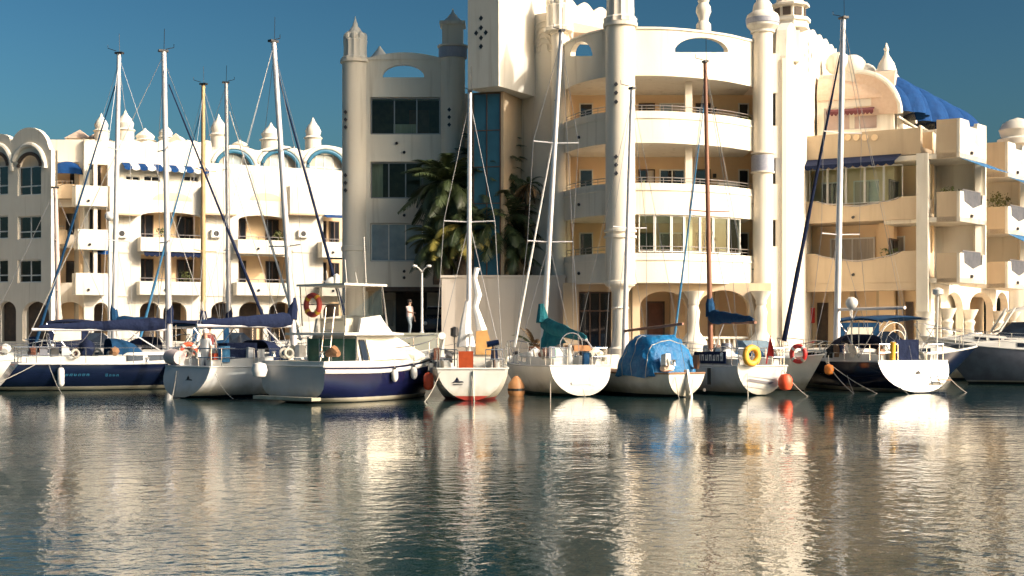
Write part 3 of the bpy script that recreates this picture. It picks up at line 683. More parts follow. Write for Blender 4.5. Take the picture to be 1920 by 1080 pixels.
# receding facade, lit
FRr = frp(1746, 71.2, 1918, 88.5)
LR = FRr.len
m = MB()
hl = []
for a, b in ((1752, 1764), (1772, 1806), (1818, 1862), (1868, 1890)):
    hl.append((FRr.U(a), FRr.U(b), QZ + .01, FRr.Z((a + b) / 2, 548), .45 if b - a < 20 else .9))
wall(m, FRr, 0, LR, QZ, FRr.Z(1750, 531), hl, 0, .4); m.build('arcade_wall', CREAM, RB)
m = MB(); FRr.box(m, 1.6, LR, -3.2, -2.4, QZ, FRr.Z(1750, 250)); m.build('rear_wall', OCHRE, RB)
m = MB(); FRr.box(m, 3.6, LR, -9, -3.21, QZ, FRr.Z(1750, 262)); m.build('rear_block', CREAM, RB)
m = MB(); FRr.box(m, 0, LR, -2.39, -.41, FRr.Z(1750, 531) - .3, FRr.Z(1750, 531)); m.build('floor_slab', CREAM, RB)
for h in hl:
    c_ = (h[0] + h[1]) / 2
for u in [h[1] + .4 for h in hl]:
    p = FRr.pt(u, .22, 0); MB().lathe(p[0], p[1], [(.5, QZ), (.45, QZ + .7), (.28, QZ + .95), (.25, QZ + 1.6), (.34, QZ + 1.8), (.24, QZ + 1.95), (.5, QZ + 2.5)], 14).build('pillar', WHITE, RB, True)
window(FRr, hl[1][0] + 1.2, hl[1][1] + 1.8, QZ, QZ + 2.3, -2.3, RB, 2, 1, GLASSD, FRAMEB, .08, name='door')
z8 = lambda py, px=1750: FRr.Z(px, py)
bays = []
for px_ in (1756, 1850, 1906):
    a = FRr.U(px_, .3); A = Vector(FRr.pt(a, .3, 0)[:2]); B_ = A + Vector((.98, -.62)); C_ = B_ + Vector((2.25, 2.75)); bays.append((a, FRr.u.dot(C_ - FRr.o), A, B_, C_))
levels = [(z8(531), z8(476), 0), (z8(418), z8(362), 1), (z8(300), z8(228), 2)]
for bi, (a, b, A, B, C_) in enumerate(bays):
    f1, f2 = Fr(A, B), Fr(B, C_); fr3 = Fr(C_, Vector(FRr.pt(b, -2.3, 0)[:2]))
    for zb, zt, lv in levels:
        th = .2; l2 = f2.len; c_ = l2 * .5; P = f2.pt
        m = MB(); f1.box(m, 0, f1.len - .16, -th, 0, zb, zt); m.build('balcony_front', TAN, RB)  # facet turned from the sun gets the shade tan, its neighbour white
        m = MB()
        if lv < 2:
            tops = [(0, zt), (l2 * .14, zt), (l2 * .16, zt - .5), (c_, zt - .78), (l2 * .84, zt - .5), (l2 * .86, zt), (l2, zt)]
            profile_wall(m, f2, tops, zb, 0, th); m.build('balcony', WHITE, RB)
            g = MB(); pl = [(l2 * .16, zt - .5), (c_, zt - .78), (l2 * .84, zt - .5), (l2 * .84, zt + .12), (l2 * .16, zt + .12)]
            g.add([P(u, -.08, z) for u, z in pl] + [P(u, -.11, z) for u, z in pl], [(0, 1, 2, 3, 4), (9, 8, 7, 6, 5), (3, 2, 7, 8), (4, 3, 8, 9)])
            g.build('glass_screen', SCREENG, RB)
            m = MB(); m.tube([P(l2 * .16, -.1, zt + .13), P(l2 * .84, -.1, zt + .13)], .03, 6); m.build('railing', METAL, RB)
        else:
            tops = [(0, zt), (l2 * .33, zt), (l2 * .36, zt - .3), (l2 * .64, zt - .3), (l2 * .67, zt), (l2, zt)]
            profile_wall(m, f2, tops, zb, 0, th); m.build('parapet', WHITE, RB)
            d_ = MB(); d_.add([P(l2 * .55, .015, zb + .9), P(l2 * .75, .015, zb + .7), P(l2 * .63, .015, zb + 1.5)], [(0, 1, 2)]); d_.build('relief', OCHRE, RB)
        m = MB(); m.prism([tuple(A), tuple(B), tuple(C_), FRr.pt(b, -2.39, 0)[:2], FRr.pt(a, -2.39, 0)[:2]], zb + .004, zb + .25); m.build('floor_slab', CREAM, RB)
        m = MB(); fr3.box(m, 0, fr3.len, -.2, 0, zb, zt + (1.8 if lv < 2 else 0)); m.build('fin_wall', WHITE, RB)
        m = MB(); m.tube([P(l2 * .4, -.02, zb + .35), P(l2 * .4, .12, zb + .32)], .09, 8); m.build('drain_spout', DOT, RB)
        if lv < 2:
            window(FRr, a + .8, b - .3, zb + .26, zb + 2.4, -2.36, RB, 3, 1, GLASSD, FRAMEB, .08)
            m = MB(); q_ = f2.pt(l2 * .9, -.35, 0); m.box(q_[0] - .16, q_[0] + .16, q_[1] - .16, q_[1] + .16, zb + .25, zb + 3.2); m.build('post', WHITE, RB)
    if bi < 2: awning(f2, .0, l2 * .95, levels[2][0] - .02, .02, 1.25, .55, RB, SKYA, BLUEA, False)
    if bi == 1: awning(f2, .0, l2 * .95, levels[1][0] - .02, .02, 1.2, .6, RB, SKYA, BLUEA, False)
for (bi, lv, n_) in ((0, 1, 26), (1, 1, 40)):                  # planting on the balconies
    a, b, A, B, C_ = bays[bi]; sh = MB()
    for k in range(n_ * 6):
        u = a + .6 + random.random() * 2.6; d_ = .9 - random.random() * .8; z = levels[1][1] - .2 + random.random() * (.5 + .6 * bi)
        p = Vector(FRr.pt(u, d_, z)); q_ = Vector((random.uniform(-1, 1), random.uniform(-1, 1), random.uniform(-.3, 1))).normalized() * .16; r_ = Vector((random.uniform(-1, 1), random.uniform(-1, 1), random.uniform(-1, 1))).normalized() * .09
        sh.add([p - r_, p + q_ * .5 + r_, p + q_], [(0, 1, 2)])
    o = sh.build('balcony_shrub', SHRUB); tag(o, ('small green shrub on the nearest zigzag balcony', 'bushy yellow-green shrub on the balcony under the blue striped awning')[bi], 'shrub')
# end turret
x, y = wx(1908, 86), 86.0
t_ = MB().lathe(x, y, [(1.0, QZ), (1.0, wz(275, y))], 28).build('turret', WHITE, RB, True)
MB().lathe(x, y, [(1.0, wz(275, y)), (1.2, wz(272, y)), (1.2, wz(262, y)), (.95, wz(258, y)), (1.1, wz(244, y)), (.9, wz(232, y)), (.5, wz(225, y)), (.05, wz(221, y))], 28).build('dome', WHITE, t_, True)
# penthouse: vaulted roof and arched blue awnings
FP = frp(1532, 78.2, 1676, 76.6)
zp = lambda py: FP.Z(1600, py)
hl = [(FP.U(1545), FP.U(1645), zp(243), zp(200), 0)]
m = MB(); wall(m, FP, 0, FP.len, zp(250), zp(186), hl, 0, .3); m.build('penthouse_wall', CREAM, RB)
window(FP, hl[0][0], hl[0][1], zp(243), zp(200), -.2, RB, 3, 1, mat('pink_blind', (.52, .40, .36), .8, var=.1), FRAMEW, .06)
awning(FP, FP.U(1552), FP.U(1640), zp(203), .02, .5, .2, RB, REDA)
m = MB(); N = 14
rr = zp(130) - zp(186)
for i in range(N):
    t0, t1 = math.pi / 2 * i / N, math.pi / 2 * (i + 1) / N
    q_ = [(-1.2 + 1.3 * math.cos(t), zp(186) + rr * math.sin(t)) for t in (t0, t1)]
    m.hexa([FP.pt(0, q_[0][0], q_[0][1]), FP.pt(FP.len, q_[0][0], q_[0][1]), FP.pt(FP.len, -1.3, q_[0][1]), FP.pt(0, -1.3, q_[0][1]), FP.pt(0, q_[1][0], q_[1][1]), FP.pt(FP.len, q_[1][0], q_[1][1]), FP.pt(FP.len, -1.3, q_[1][1]), FP.pt(0, -1.3, q_[1][1])])
m.build('vaulted_roof', PINKV, RB)
m = MB(); FP.box(m, -2, FP.len, -6, -1.31, zp(250), zp(136)); m.build('penthouse_block', WHITE, RB)
FQ = Fr((wx(1676, 76.4), 76.4), (wx(1676, 76.4) + .531 * 18.5, 76.4 + .847 * 18.5))
zr = FQ.Z(1690, 128); zs_ = FQ.Z(1690, 222); nb = 4; bw = 4.1
m = MB(); FQ.box(m, 0, 18, -4, -2.2, zs_ - 1, zr - .25); m.build('penthouse_wall', WHITE, RB)
def quarter(u0, u1, r0, z0, hgt, d0, mt, nm, BUL=0):
    m = MB(); N = 12; M_ = 18 if BUL else 4
    vs = []
    for j in range(M_ + 1):
        u = u0 + (u1 - u0) * j / M_; bul = 1 + BUL * math.sin(math.pi * j / M_) ** .7 - BUL * .22 * (math.sin(3 * math.pi * j / M_) ** 8 if BUL else 0)
        for i in range(N + 1):
            t = math.pi / 2 * i / N; vs.append(FQ.pt(u, d0 + r0 * bul * math.cos(t), z0 + hgt * bul * math.sin(t)))
    W = N + 1
    fs = [(j * W + i, (j + 1) * W + i, (j + 1) * W + i + 1, j * W + i + 1) for j in range(M_) for i in range(N)]
    k = len(vs); vs += [FQ.pt(u0, d0, z0), FQ.pt(u1, d0, z0)]
    for i in range(N): fs.append((k, i, i + 1)); fs.append((k + 1, M_ * W + i + 1, M_ * W + i))
    m.add(vs, fs); return m.build(nm, mt, RB, True)
hq = zr - zs_ - .5
quarter(.0, .2, 2.45, zs_ + .1, hq * 1.06, -2.2, PINKV, 'vault_end')
MB().tube([FQ.pt(.12, -2.2 + 2.5 * math.cos(math.pi / 2 * i / 14), zs_ + .1 + hq * 1.08 * math.sin(math.pi / 2 * i / 14)) for i in range(15)], .16, 8).build('arch_rim', WHITE, RB, True)
for k in range(nb):
    quarter(.35 + k * bw, .35 + (k + 1) * bw - .35, 2.5, zs_ + .25, hq * .84, -2.2, BLUEA, 'arched_awning', .38)
    if k: quarter(k * bw, k * bw + .33, 2.2, zs_ + .1, hq * 1.1, -2.2, WHITE, 'arch_rib')
    f_ = MB(); FQ.box(f_, k * bw + .6, k * bw + 3.6, -2.19, -2.1, zs_ - .8, zs_ + .7); f_.build('opening', GLASSD, RB)
    m = MB(); m.tube([FQ.pt(k * bw + .3, .15, zs_ - .05), FQ.pt((k + 1) * bw, .15, zs_ - .25)], .07, 8); m.build('beam', WHITE, RB)
quarter(nb * bw, nb * bw + .33, 2.45, zs_ + .1, hq * 1.06, -2.2, WHITE, 'arch_rib')
# folded end awning with white stripes
quarter(nb * bw + .4, nb * bw + 1.4, 2.3, zs_ + .3, hq * .8, -2.2, NAVYC, 'arched_awning', .26)
m = MB(); FQ.box(m, 0, 17.5, .3, .5, zs_ - 1.2, zs_ - .5); m.build('parapet', WHITE, RB)
x, y = wx(1662, 80), 80; MB().lathe(x, y, [(.6, wz(135, y)), (.45, wz(120, y)), (.16, wz(104, y)), (.1, wz(96, y)), (.15, wz(92, y)), (.01, wz(80, y))], 14).build('spire', WHITE, RB, True)
for px, py, r_ in ((1572, 92, .75), (1598, 98, .8), (1622, 110, .65), (1645, 120, .6)):
    x = wx(px, 81); MB().ball((x, 81, wz(py + 28, 81)), r_, 16, 0, .9).build('roof_dome', CREAM, RB, True)

# ------------------------------------------------------------------ left building (lit part)
LB = thing('apartment_building', 'distant sunlit white apartment building at left with teal arched top windows and balconies', 'building', (-22, 101, QZ))
FB1 = frp(158, 97, 662, 106.5)
U1 = FB1.U
def Z1(px, py, d=0): return FB1.Z(px, py, d)
def hole(a, b, t, bt, rise=0, fr=FB1): return (fr.U(a), fr.U(b), fr.Z((a + b) / 2, bt), fr.Z((a + b) / 2, t), rise)
hls = [hole(166, 203, 308, 352), hole(166, 203, 392, 436), hole(166, 203, 462, 518),
       hole(264, 378, 398, 447, .35), hole(264, 378, 478, 530), hole(447, 540, 404, 452, .4), hole(447, 540, 480, 532), hole(606, 655, 408, 455), hole(606, 655, 486, 534),
       hole(176, 203, 567, 640, .5), hole(262, 300, 566, 640, .7), hole(306, 350, 566, 640, .8), hole(396, 436, 566, 640, .7), hole(448, 494, 566, 640, .8), hole(504, 548, 566, 640, .8), hole(606, 650, 566, 640, .8),
       hole(236, 262, 330, 338), hole(270, 300, 330, 340), hole(345, 372, 330, 340)]
m = MB(); wall(m, FB1, 0, FB1.len, QZ, Z1(300, 300), hls, 0, .3); m.build('front_wall', WHITE, LB)
m = MB(); FB1.box(m, .02, FB1.len, -2.0, -1.8, QZ, Z1(300, 305)); m.build('loggia_wall', OCHRE, LB)
m = MB(); FB1.box(m, .02, FB1.len, -9, -2.01, QZ, Z1(300, 300)); m.build('rear_block', WHITE, LB)
for h in hls[:9]:
    m = MB(); FB1.box(m, h[0] - .1, h[1] + .1, -1.79, -.31, h[2] - .3, h[2] - .02); m.build('floor_slab', WHITE, LB)
    n_ = max(1, round((h[1] - h[0]) / 1.3)); s_ = (h[1] - h[0]) / n_
    for i in range(n_):
        if n_ > 2 and i == n_ // 2: continue
        window(FB1, h[0] + s_ * i + .12, h[0] + s_ * (i + 1) - .12, h[2] + .02, h[2] + 1.75, -1.74, LB, 1 if s_ < 1 else 2, 1, GLASSD, FRAMEB, .07)
for h in hls[9:16]:
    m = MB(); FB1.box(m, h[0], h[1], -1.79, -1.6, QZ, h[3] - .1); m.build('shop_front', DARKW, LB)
for h in hls[16:]: window(FB1, h[0], h[1], h[2], h[3], -.2, LB, 2, 1, GLASSD, FRAMEW, .06)
def bal(fr, a, b, t, bt, d, parent, mt=WHITE, rail=True):
    ua, ub = fr.U(a, d), fr.U(b, d); zt, zb = fr.Z((a + b) / 2, t, d), fr.Z((a + b) / 2, bt, d)
    m = MB(); fr.box(m, ua, ub, d - .15, d, zb, zt); fr.box(m, ua, ua + .15, .002, d - .151, zb, zt); fr.box(m, ub - .15, ub, .002, d - .151, zb, zt)
    fr.box(m, ua + .151, ub - .151, .002, d - .151, zb + .002, zb + .2); o = m.build('balcony', mt, parent)
    if rail:
        m = MB(); m.tube([fr.pt(ua, d - .08, zt + .22), fr.pt(ub, d - .08, zt + .22)], .03, 6)
        for i in range(6): u = ua + .05 + (ub - ua - .1) * i / 5; m.tube([fr.pt(u, d - .08, zt), fr.pt(u, d - .08, zt + .22)], .02, 5)
        m.build('railing', METAL, o)
    u, z = fr.uz(a * .6 + b * .4, bt - 10, d); m = MB(); m.tube([fr.pt(u, d - .02, z), fr.pt(u, d + .1, z - .02)], .09, 6); m.build('drain_spout', DOT, o)
    return o
for a, b, t, bt in ((264, 380, 446, 472), (262, 382, 528, 553), (446, 542, 450, 476), (444, 546, 530, 554), (604, 655, 454, 483), (604, 655, 533, 555)): bal(FB1, a, b, t, bt, 1.0, LB)
for a, b, t, bt in ((142, 202, 348, 386), (146, 202, 430, 468), (142, 202, 512, 553)): bal(FB1, a, b, t, bt, 1.2, LB, rail=False)
m = MB(); FB1.box(m, U1(176, .9), U1(183, .9), .6, .85, Z1(180, 553), Z1(180, 310)); m.build('post', WHITE, LB)
for a, b in ((382, 442), (544, 604), (206, 262)):          # projecting upper blocks between the bays
    m = MB(); FB1.box(m, U1(a, .8), U1(b, .8), .002, .8, Z1((a + b) / 2, 402), Z1((a + b) / 2, 352)); o = m.build('upper_block', WHITE, LB)
    m = MB(); FB1.box(m, U1(a, .8) - .05, U1(b, .8) + .05, .003, .86, Z1((a + b) / 2, 405), Z1((a + b) / 2, 402) - .002); m.build('cornice', TAN, o)
for a, b in ((286, 360), (468, 528)):                   # lunettes in tan
    m = MB(); u = (U1(a) + U1(b)) / 2; r_ = (U1(b) - U1(a)) / 2; z = Z1((a + b) / 2, 376)
    vs = [FB1.pt(u + r_ * math.cos(math.pi * i / 12), .03, z + .55 * math.sin(math.pi * i / 12)) for i in range(13)]
    m.add(vs + [FB1.pt(u, .03, z)], [(i, i + 1, 13) for i in range(12)]); m.build('lunette', OCHRE, LB)
for a, b in ((206, 260), (384, 442), (548, 602)):
    for py in (474, 556):
        m = MB(); FB1.box(m, U1(a), U1(b), .002, .07, Z1((a + b) / 2, py), Z1((a + b) / 2, py) + .16); m.build('string_course', WHITE, LB)
    m = MB(); FB1.box(m, U1(a) + .4, U1(a) + 1.15, .002, .34, Z1((a + b) / 2, 446), Z1((a + b) / 2, 446) + .55); o = m.build('air_conditioner', FRAMEW, LB)
    MB().tube([FB1.pt(U1(a) + .75, .342, Z1((a + b) / 2, 446) + .28), FB1.pt(U1(a) + .75, .352, Z1((a + b) / 2, 446) + .28)], .2, 14).build('fan_grille', BLACK, o)
# top storey with teal-rimmed arches
FT = frp(158, 98.2, 662, 107.7)
ar = [(404, 474), (490, 560), (576, 646)]
hl = [(FT.U(a), FT.U(b), FT.Z((a + b) / 2, 332), FT.Z((a + b) / 2, 284), 1.3) for a, b in ar] + [(FT.U(166), FT.U(204), FT.Z(180, 345), FT.Z(180, 303), 0)]
m = MB(); wall(m, FT, 0, FT.len, Z1(300, 320) - .8, FT.Z(500, 283) + .02, hl, 0, .3)
tops = [(FT.U(158 + i * 3), FT.Z(158 + i * 3, 283 - 10 * abs(math.sin((158 + i * 3 - 397) / 86 * math.pi)) if i * 3 + 158 > 397 else 268 - 5 * abs(math.sin(i * .35)))) for i in range(168)]
profile_wall(m, FT, tops, FT.Z(500, 283) + .02, 0, .3); m.build('top_storey_wall', WHITE, LB)
for h, (a, b) in zip(hl, ar):
    c_ = (h[0] + h[1]) / 2; r_ = (h[1] - h[0]) / 2
    m = MB(); m.tube([FT.pt(c_ - (r_ - .02) * math.cos(math.pi * k / 20), .04, h[3] - 1.3 + 1.3 * math.sin(math.pi * k / 20)) for k in range(21)], .16, 8); m.build('arch_rim', TEALA, LB, True)
    m = MB(); m.tube([FT.pt(c_ - (r_ + .28) * math.cos(math.pi * k / 20), .02, h[3] - 1.3 + 1.62 * math.sin(math.pi * k / 20)) for k in range(21)], .16, 8); m.build('arch_moulding', WHITE, LB, True)
    window(FT, h[0] + .05, h[1] - .05, h[2], h[3] - .1, -.35, LB, 4, 2, [GLASSP, CURTAIN, GLASSP], FRAMEW, .07, name='arched_glazing', rail=.4)
    m = MB(); FT.box(m, h[0] - .3, h[1] + .3, .02, .9, h[2] - 1.35, h[2] - .05); m.build('balcony', WHITE, LB)
awning(FB1, U1(228), U1(400), Z1(310, 309), .02, .8, .35, LB, BLUEA, SAILC)
awning(FB1, U1(606), U1(655), Z1(630, 403), .02, .7, .25, LB, BLUEA, None, False); awning(FB1, U1(606), U1(655), Z1(630, 480), .02, .7, .25, LB, NAVYC, None, False)
awning(FB1, U1(264), U1(378), Z1(320, 473), .7, 1.0, .15, LB, NAVYC, None, True)
awning(FB1, U1(172), U1(203), Z1(190, 470), .02, .6, .25, LB, BLUEA, None, False)
# rooftop turrets and little tiled roofs
for px, pt, pb, r_ in ((235, 206, 270, .62), (190, 212, 268, .5), (311, 232, 275, .5), (330, 250, 280, .7), (410, 214, 280, .6), (508, 230, 285, .75), (587, 220, 285, .62), (272, 240, 280, .7), (352, 262, 285, .9), (450, 262, 284, .6)):
    Y = 101 + (px - 160) * .018; x = wx(px, Y); za_, zb_ = wz(pt, Y), wz(pb, Y); h_ = za_ - zb_
    o = MB().lathe(x, Y, [(r_, zb_ - .8), (r_, zb_ + .35 * h_), (r_ * 1.2, zb_ + .4 * h_), (r_ * .85, zb_ + .46 * h_), (r_ * 1.0, zb_ + .6 * h_), (r_ * .7, zb_ + .74 * h_), (r_ * .3, zb_ + .86 * h_), (.02, za_)], 18).build('roof_turret', WHITE, LB, True)
for px, w_, pt, pb in ((150, 46, 243, 262), (186, 40, 246, 262), (330, 40, 250, 275)):
    Y = 103; x = wx(px, Y); w2 = w_ / 2 * Y / F; m = MB(); z0, z1 = wz(pb, Y), wz(pt, Y)
    m.add([(x - w2, Y - w2, z0), (x + w2, Y - w2, z0), (x + w2, Y + w2, z0), (x - w2, Y + w2, z0), (x, Y, z1)], [(0, 1, 4), (1, 2, 4), (2, 3, 4), (3, 0, 4), (3, 2, 1, 0)]); m.build('tiled_roof', TILE, LB)
    m = MB(); m.box(x - w2 * .9, x + w2 * .9, Y - w2 * .9, Y + w2 * .9, z0 - 2, z0 - .01); m.build('roof_block', WHITE, LB)
# ------------------------------------------------------------------ left building (shaded part)
LD = thing('apartment_building', 'shaded apartment building at far left with arched top windows in columns', 'building', (-34, 97, QZ))
FD1 = frp(-60, 99.5, 96, 95.5)
wins = []
for a, b in ((33, 77), (-24, 15)):
    for t, bt, r_ in ((288, 366, .9), (405, 448, 0), (487, 530, 0)): wins.append(hole(a, b, t, bt, r_, FD1))
arcs = [hole(-4, 30, 565, 640, .7, FD1), hole(42, 92, 565, 640, .9, FD1)]
m = MB(); wall(m, FD1, 0, FD1.len, QZ, FD1.Z(50, 284), wins + arcs, 0, .35)
tops = []
for i in range(60):
    px = -58 + i * 2.6; s_ = max(0, 1 - ((px - 55) / 36) ** 2); s2 = max(0, 1 - ((px - 0) / 30) ** 2)
    tops.append((FD1.U(px), FD1.Z(px, 283 - 42 * math.sqrt(s_) - 30 * math.sqrt(s2) * (s_ == 0) - 2)))
profile_wall(m, FD1, tops, FD1.Z(50, 284), 0, .35); m.build('front_wall', CREAM, LD)
m = MB(); m.prism([FD1.pt(0, -.6, 0)[:2], FD1.pt(FD1.len - .05, -.6, 0)[:2], wp(90, 104), wp(-62, 104)], QZ, FD1.Z(50, 284)); m.build('rear_block', CREAM, LD)
for w_ in wins: window(FD1, w_[0], w_[1], w_[2], w_[3] - (0 if not w_[4] else w_[4] * .95), -.2, LD, 2, 2, GLASSD, FRAMEW, .08, rail=.3)
for w_ in wins:
    if w_[4]:
        c_ = (w_[0] + w_[1]) / 2; r_ = (w_[1] - w_[0]) / 2
        m = MB(); m.tube([FD1.pt(c_ - r_ * .95 * math.cos(math.pi * k / 16), .0, w_[3] - .9 + .9 * math.sin(math.pi * k / 16)) for k in range(17)], .13, 8); m.build('arch_rim', DARKW, LD, True)
        m = MB(); m.tube([FD1.pt(c_ - (r_ + .45) * math.cos(math.pi * k / 16), .05, w_[3] - 1.1 + 1.7 * math.sin(math.pi * k / 16)) for k in range(17)], .18, 8); m.build('arch_moulding', WHITE, LD, True)
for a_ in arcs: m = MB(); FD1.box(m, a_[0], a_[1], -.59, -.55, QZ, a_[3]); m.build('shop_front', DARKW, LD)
FM1 = frp(90, 98.6, 166, 98.6)
hl = [hole(98, 150, 304, 362, 0, FM1), hole(90, 150, 388, 440, 0, FM1), hole(90, 158, 465, 530, 0, FM1), hole(104, 158, 566, 640, .8, FM1)]
m = MB(); wall(m, FM1, FM1.U(88), FM1.U(166), QZ, FM1.Z(120, 262), hl, 0, .3); m.build('link_wall', CREAM, LD)
m = MB(); FM1.box(m, FM1.U(84), FM1.U(170), -6, -1.5, QZ, FM1.Z(120, 262)); m.build('loggia_wall', OCHRE, LD)
for h in hl[:3]: window(FM1, h[0] + .8, h[1] - .2, h[2], h[2] + 1.6, -1.45, LD, 2, 1, GLASSD, FRAMEB, .07)
for a, b, t, bt in ((88, 136, 345, 372), (80, 120, 430, 458)): bal(FM1, a, b, t, bt, .7, LD, TAN)
m = MB(); c_ = (FM1.U(96) + FM1.U(156)) / 2; r_ = (FM1.U(156) - FM1.U(96)) / 2; zz = FM1.Z(120, 328)
vs = []; fs = []
for i in range(13):
    for j in range(7):
        t = math.pi * i / 12; s_ = math.pi / 2 * j / 6
        vs.append(FM1.pt(c_ - r_ * math.cos(t) , .02 + 1.0 * math.sin(t) * math.cos(s_), zz + .95 * math.sin(t) * math.sin(s_) if True else 0))
for i in range(12):
    for j in range(6): fs.append((i * 7 + j, (i + 1) * 7 + j, (i + 1) * 7 + j + 1, i * 7 + j + 1))
m.add(vs, fs); m.build('dome_awning', BLUEA, LD, True)

# plants in pots on the balconies
def pot_plant(label, x, y, z, h, seed):
    rnd = random.Random(seed); t = thing('potted_plant', label, 'plant', (x, y, z), 0, None, True)
    MB().lathe(0, 0, [(.13, 0), (.19, .3), (.21, .34), (.17, .34)], 12).build('pot', TILE, t, True)
    m = MB()
    for k in range(90):
        a, e, r_ = rnd.uniform(0, 6.28), rnd.uniform(-.2, 1), h * rnd.uniform(.15, .55); p = Vector((math.cos(a) * r_ * .8, math.sin(a) * r_ * .8, .38 + h * .45 + e * h * .45))
        d = Vector((rnd.uniform(-1, 1), rnd.uniform(-1, 1), rnd.uniform(-.4, 1))).normalized() * .17; q = d.cross(Vector((rnd.uniform(-1, 1), rnd.uniform(-1, 1), rnd.uniform(-1, 1)))).normalized() * .05
        m.add([p - d * .3, p + q, p + d, p - q], [(0, 1, 2, 3)])
    m.tube([(0, 0, .3), (.02, 0, .38 + h * .6)], .02, 5); m.build('foliage', SHRUB, t)
pot_plant('leafy pot plant on the top round balcony beside the right column', wx(1398, 67.2), 67.2, FLr[0][0], 1.1, 1)
pot_plant('leafy pot plant on the middle round balcony left of its tables', wx(1205, 65.2), 65.2, FLr[1][0], 1.0, 2)
pot_plant('small pot plant on the middle round balcony by the right column', wx(1392, 67.0), 67.0, FLr[1][0], .9, 3)
p_ = FF.pt(FF.U(1668), .0, 0); pot_plant('pot plant on the lower front balcony of the right building', p_[0], p_[1], zF(531) + .3, 1.2, 4)
p_ = FB1.pt(FB1.U(300), .5, 0); pot_plant('pot plant on the distant left building, upper middle balcony', p_[0], p_[1], FB1.Z(320, 472) + .2, 1.1, 5)
p_ = FB1.pt(FB1.U(520), .5, 0); pot_plant('pot plant on the distant left building, upper right balcony', p_[0], p_[1], FB1.Z(500, 476) + .2, 1.2, 6)
p_ = FB1.pt(FB1.U(345), .5, 0); pot_plant('pot plant on the distant left building, lower middle balcony', p_[0], p_[1], FB1.Z(320, 553) + .2, 1.2, 7)
# ------------------------------------------------------------------ planter, palms, terrace
YP = 67.2
pl_ = thing('planter_wall', 'tall plain grey-beige planter wall under the palms', 'wall', (wx(945, YP), YP, QZ))
ztop = wz(516, YP)
m = MB(); m.box(wx(828, YP), wx(1060, YP), YP, YP + .35, QZ, ztop - .12); m.build('wall_face', PLANT, pl_)
m = MB(); m.box(wx(828, YP) - .05, wx(1060, YP) + .05, YP - .06, YP + .45, ztop - .118, ztop); m.build('coping', PLANT, pl_)
m = MB(); m.box(wx(828, YP), wx(828, YP) + .3, YP + .352, YP + 3.4, QZ, ztop - .122); m.build('return_wall', PLANT, pl_)
m = MB(); m.box(wx(828, YP) + .302, wx(1056, YP), YP + .352, YP + 4.2, QZ, ztop - .25); m.build('soil', BARK, pl_)
YT = 66.6
tw = thing('terrace_wall', 'low pale green-grey terrace wall beside the planter', 'wall', (wx(765, YT), YT, QZ))
m = MB(); m.box(wx(640, YT), wx(827, YT), YT, YT + .3, QZ, wz(628, YT)); m.build('wall_face', PALEG, tw)
m = MB(); m.box(wx(640, YT), wx(827, YT), YT - .05, YT + .4, wz(628, YT) + .002, wz(624, YT)); m.build('coping', PALEG, tw)
m = MB(); m.box(wx(640, YT), wx(827, YT), YT + .302, 73, QZ, wz(628, YT) - .05); m.build('terrace_floor', PAVE, tw)
for k in range(4):
    m = MB(); x = wx(735 + k * 9, YT); m.box(x, x + .16, YT - .02, YT + .05, wz(650, YT), wz(643, YT)); m.build('vent', DOT, tw)
ZT = wz(628, YT) - .05
def frond_mesh(name, L, droop, arch, mt, wid=.62, n=26, fan=False):
    m = MB(); pts = []; ang = arch; p = Vector((0, 0, 0)); st = L / n
    for i in range(n + 1):
        pts.append(p.copy()); p = p + Vector((math.cos(ang), 0, math.sin(ang))) * st; ang -= droop / n * (.5 + 1.0 * i / n)
    m.tube(pts, [.035 * (1 - i / (n + 1)) + .006 for i in range(n + 1)], 4)
    for i in range(3, n + 1):
        t = i / n; w_ = wid * math.sin(math.pi * min(1, .12 + .86 * t) ** .8) ** .7 + .08
        d = (pts[min(i + 1, n)] - pts[i - 1]).normalized()
        for s_ in (-1, 1):
            tip = pts[i] + Vector((d.x * .55, s_ * .8, d.z * .55 - .35 - random.random() * .35)) * w_
            base = d * (st * .62)
            mid = (pts[i] + tip) * .5 + Vector((0, 0, .05))
            m.add([pts[i] - base, pts[i] + base, mid + base * .8, tip, mid - base * .5], [(0, 1, 2, 4), (4, 2, 3)])
    o = m.build(name, mt); me = o.data; bpy.data.objects.remove(o); return me
random.seed(3)
FM_ = {}
def fronds(key, L, droop, arch, mt, wid):
    k = key
    if k not in FM_: FM_[k] = frond_mesh('frond', L, droop, arch, mt, wid)
    return FM_[k]
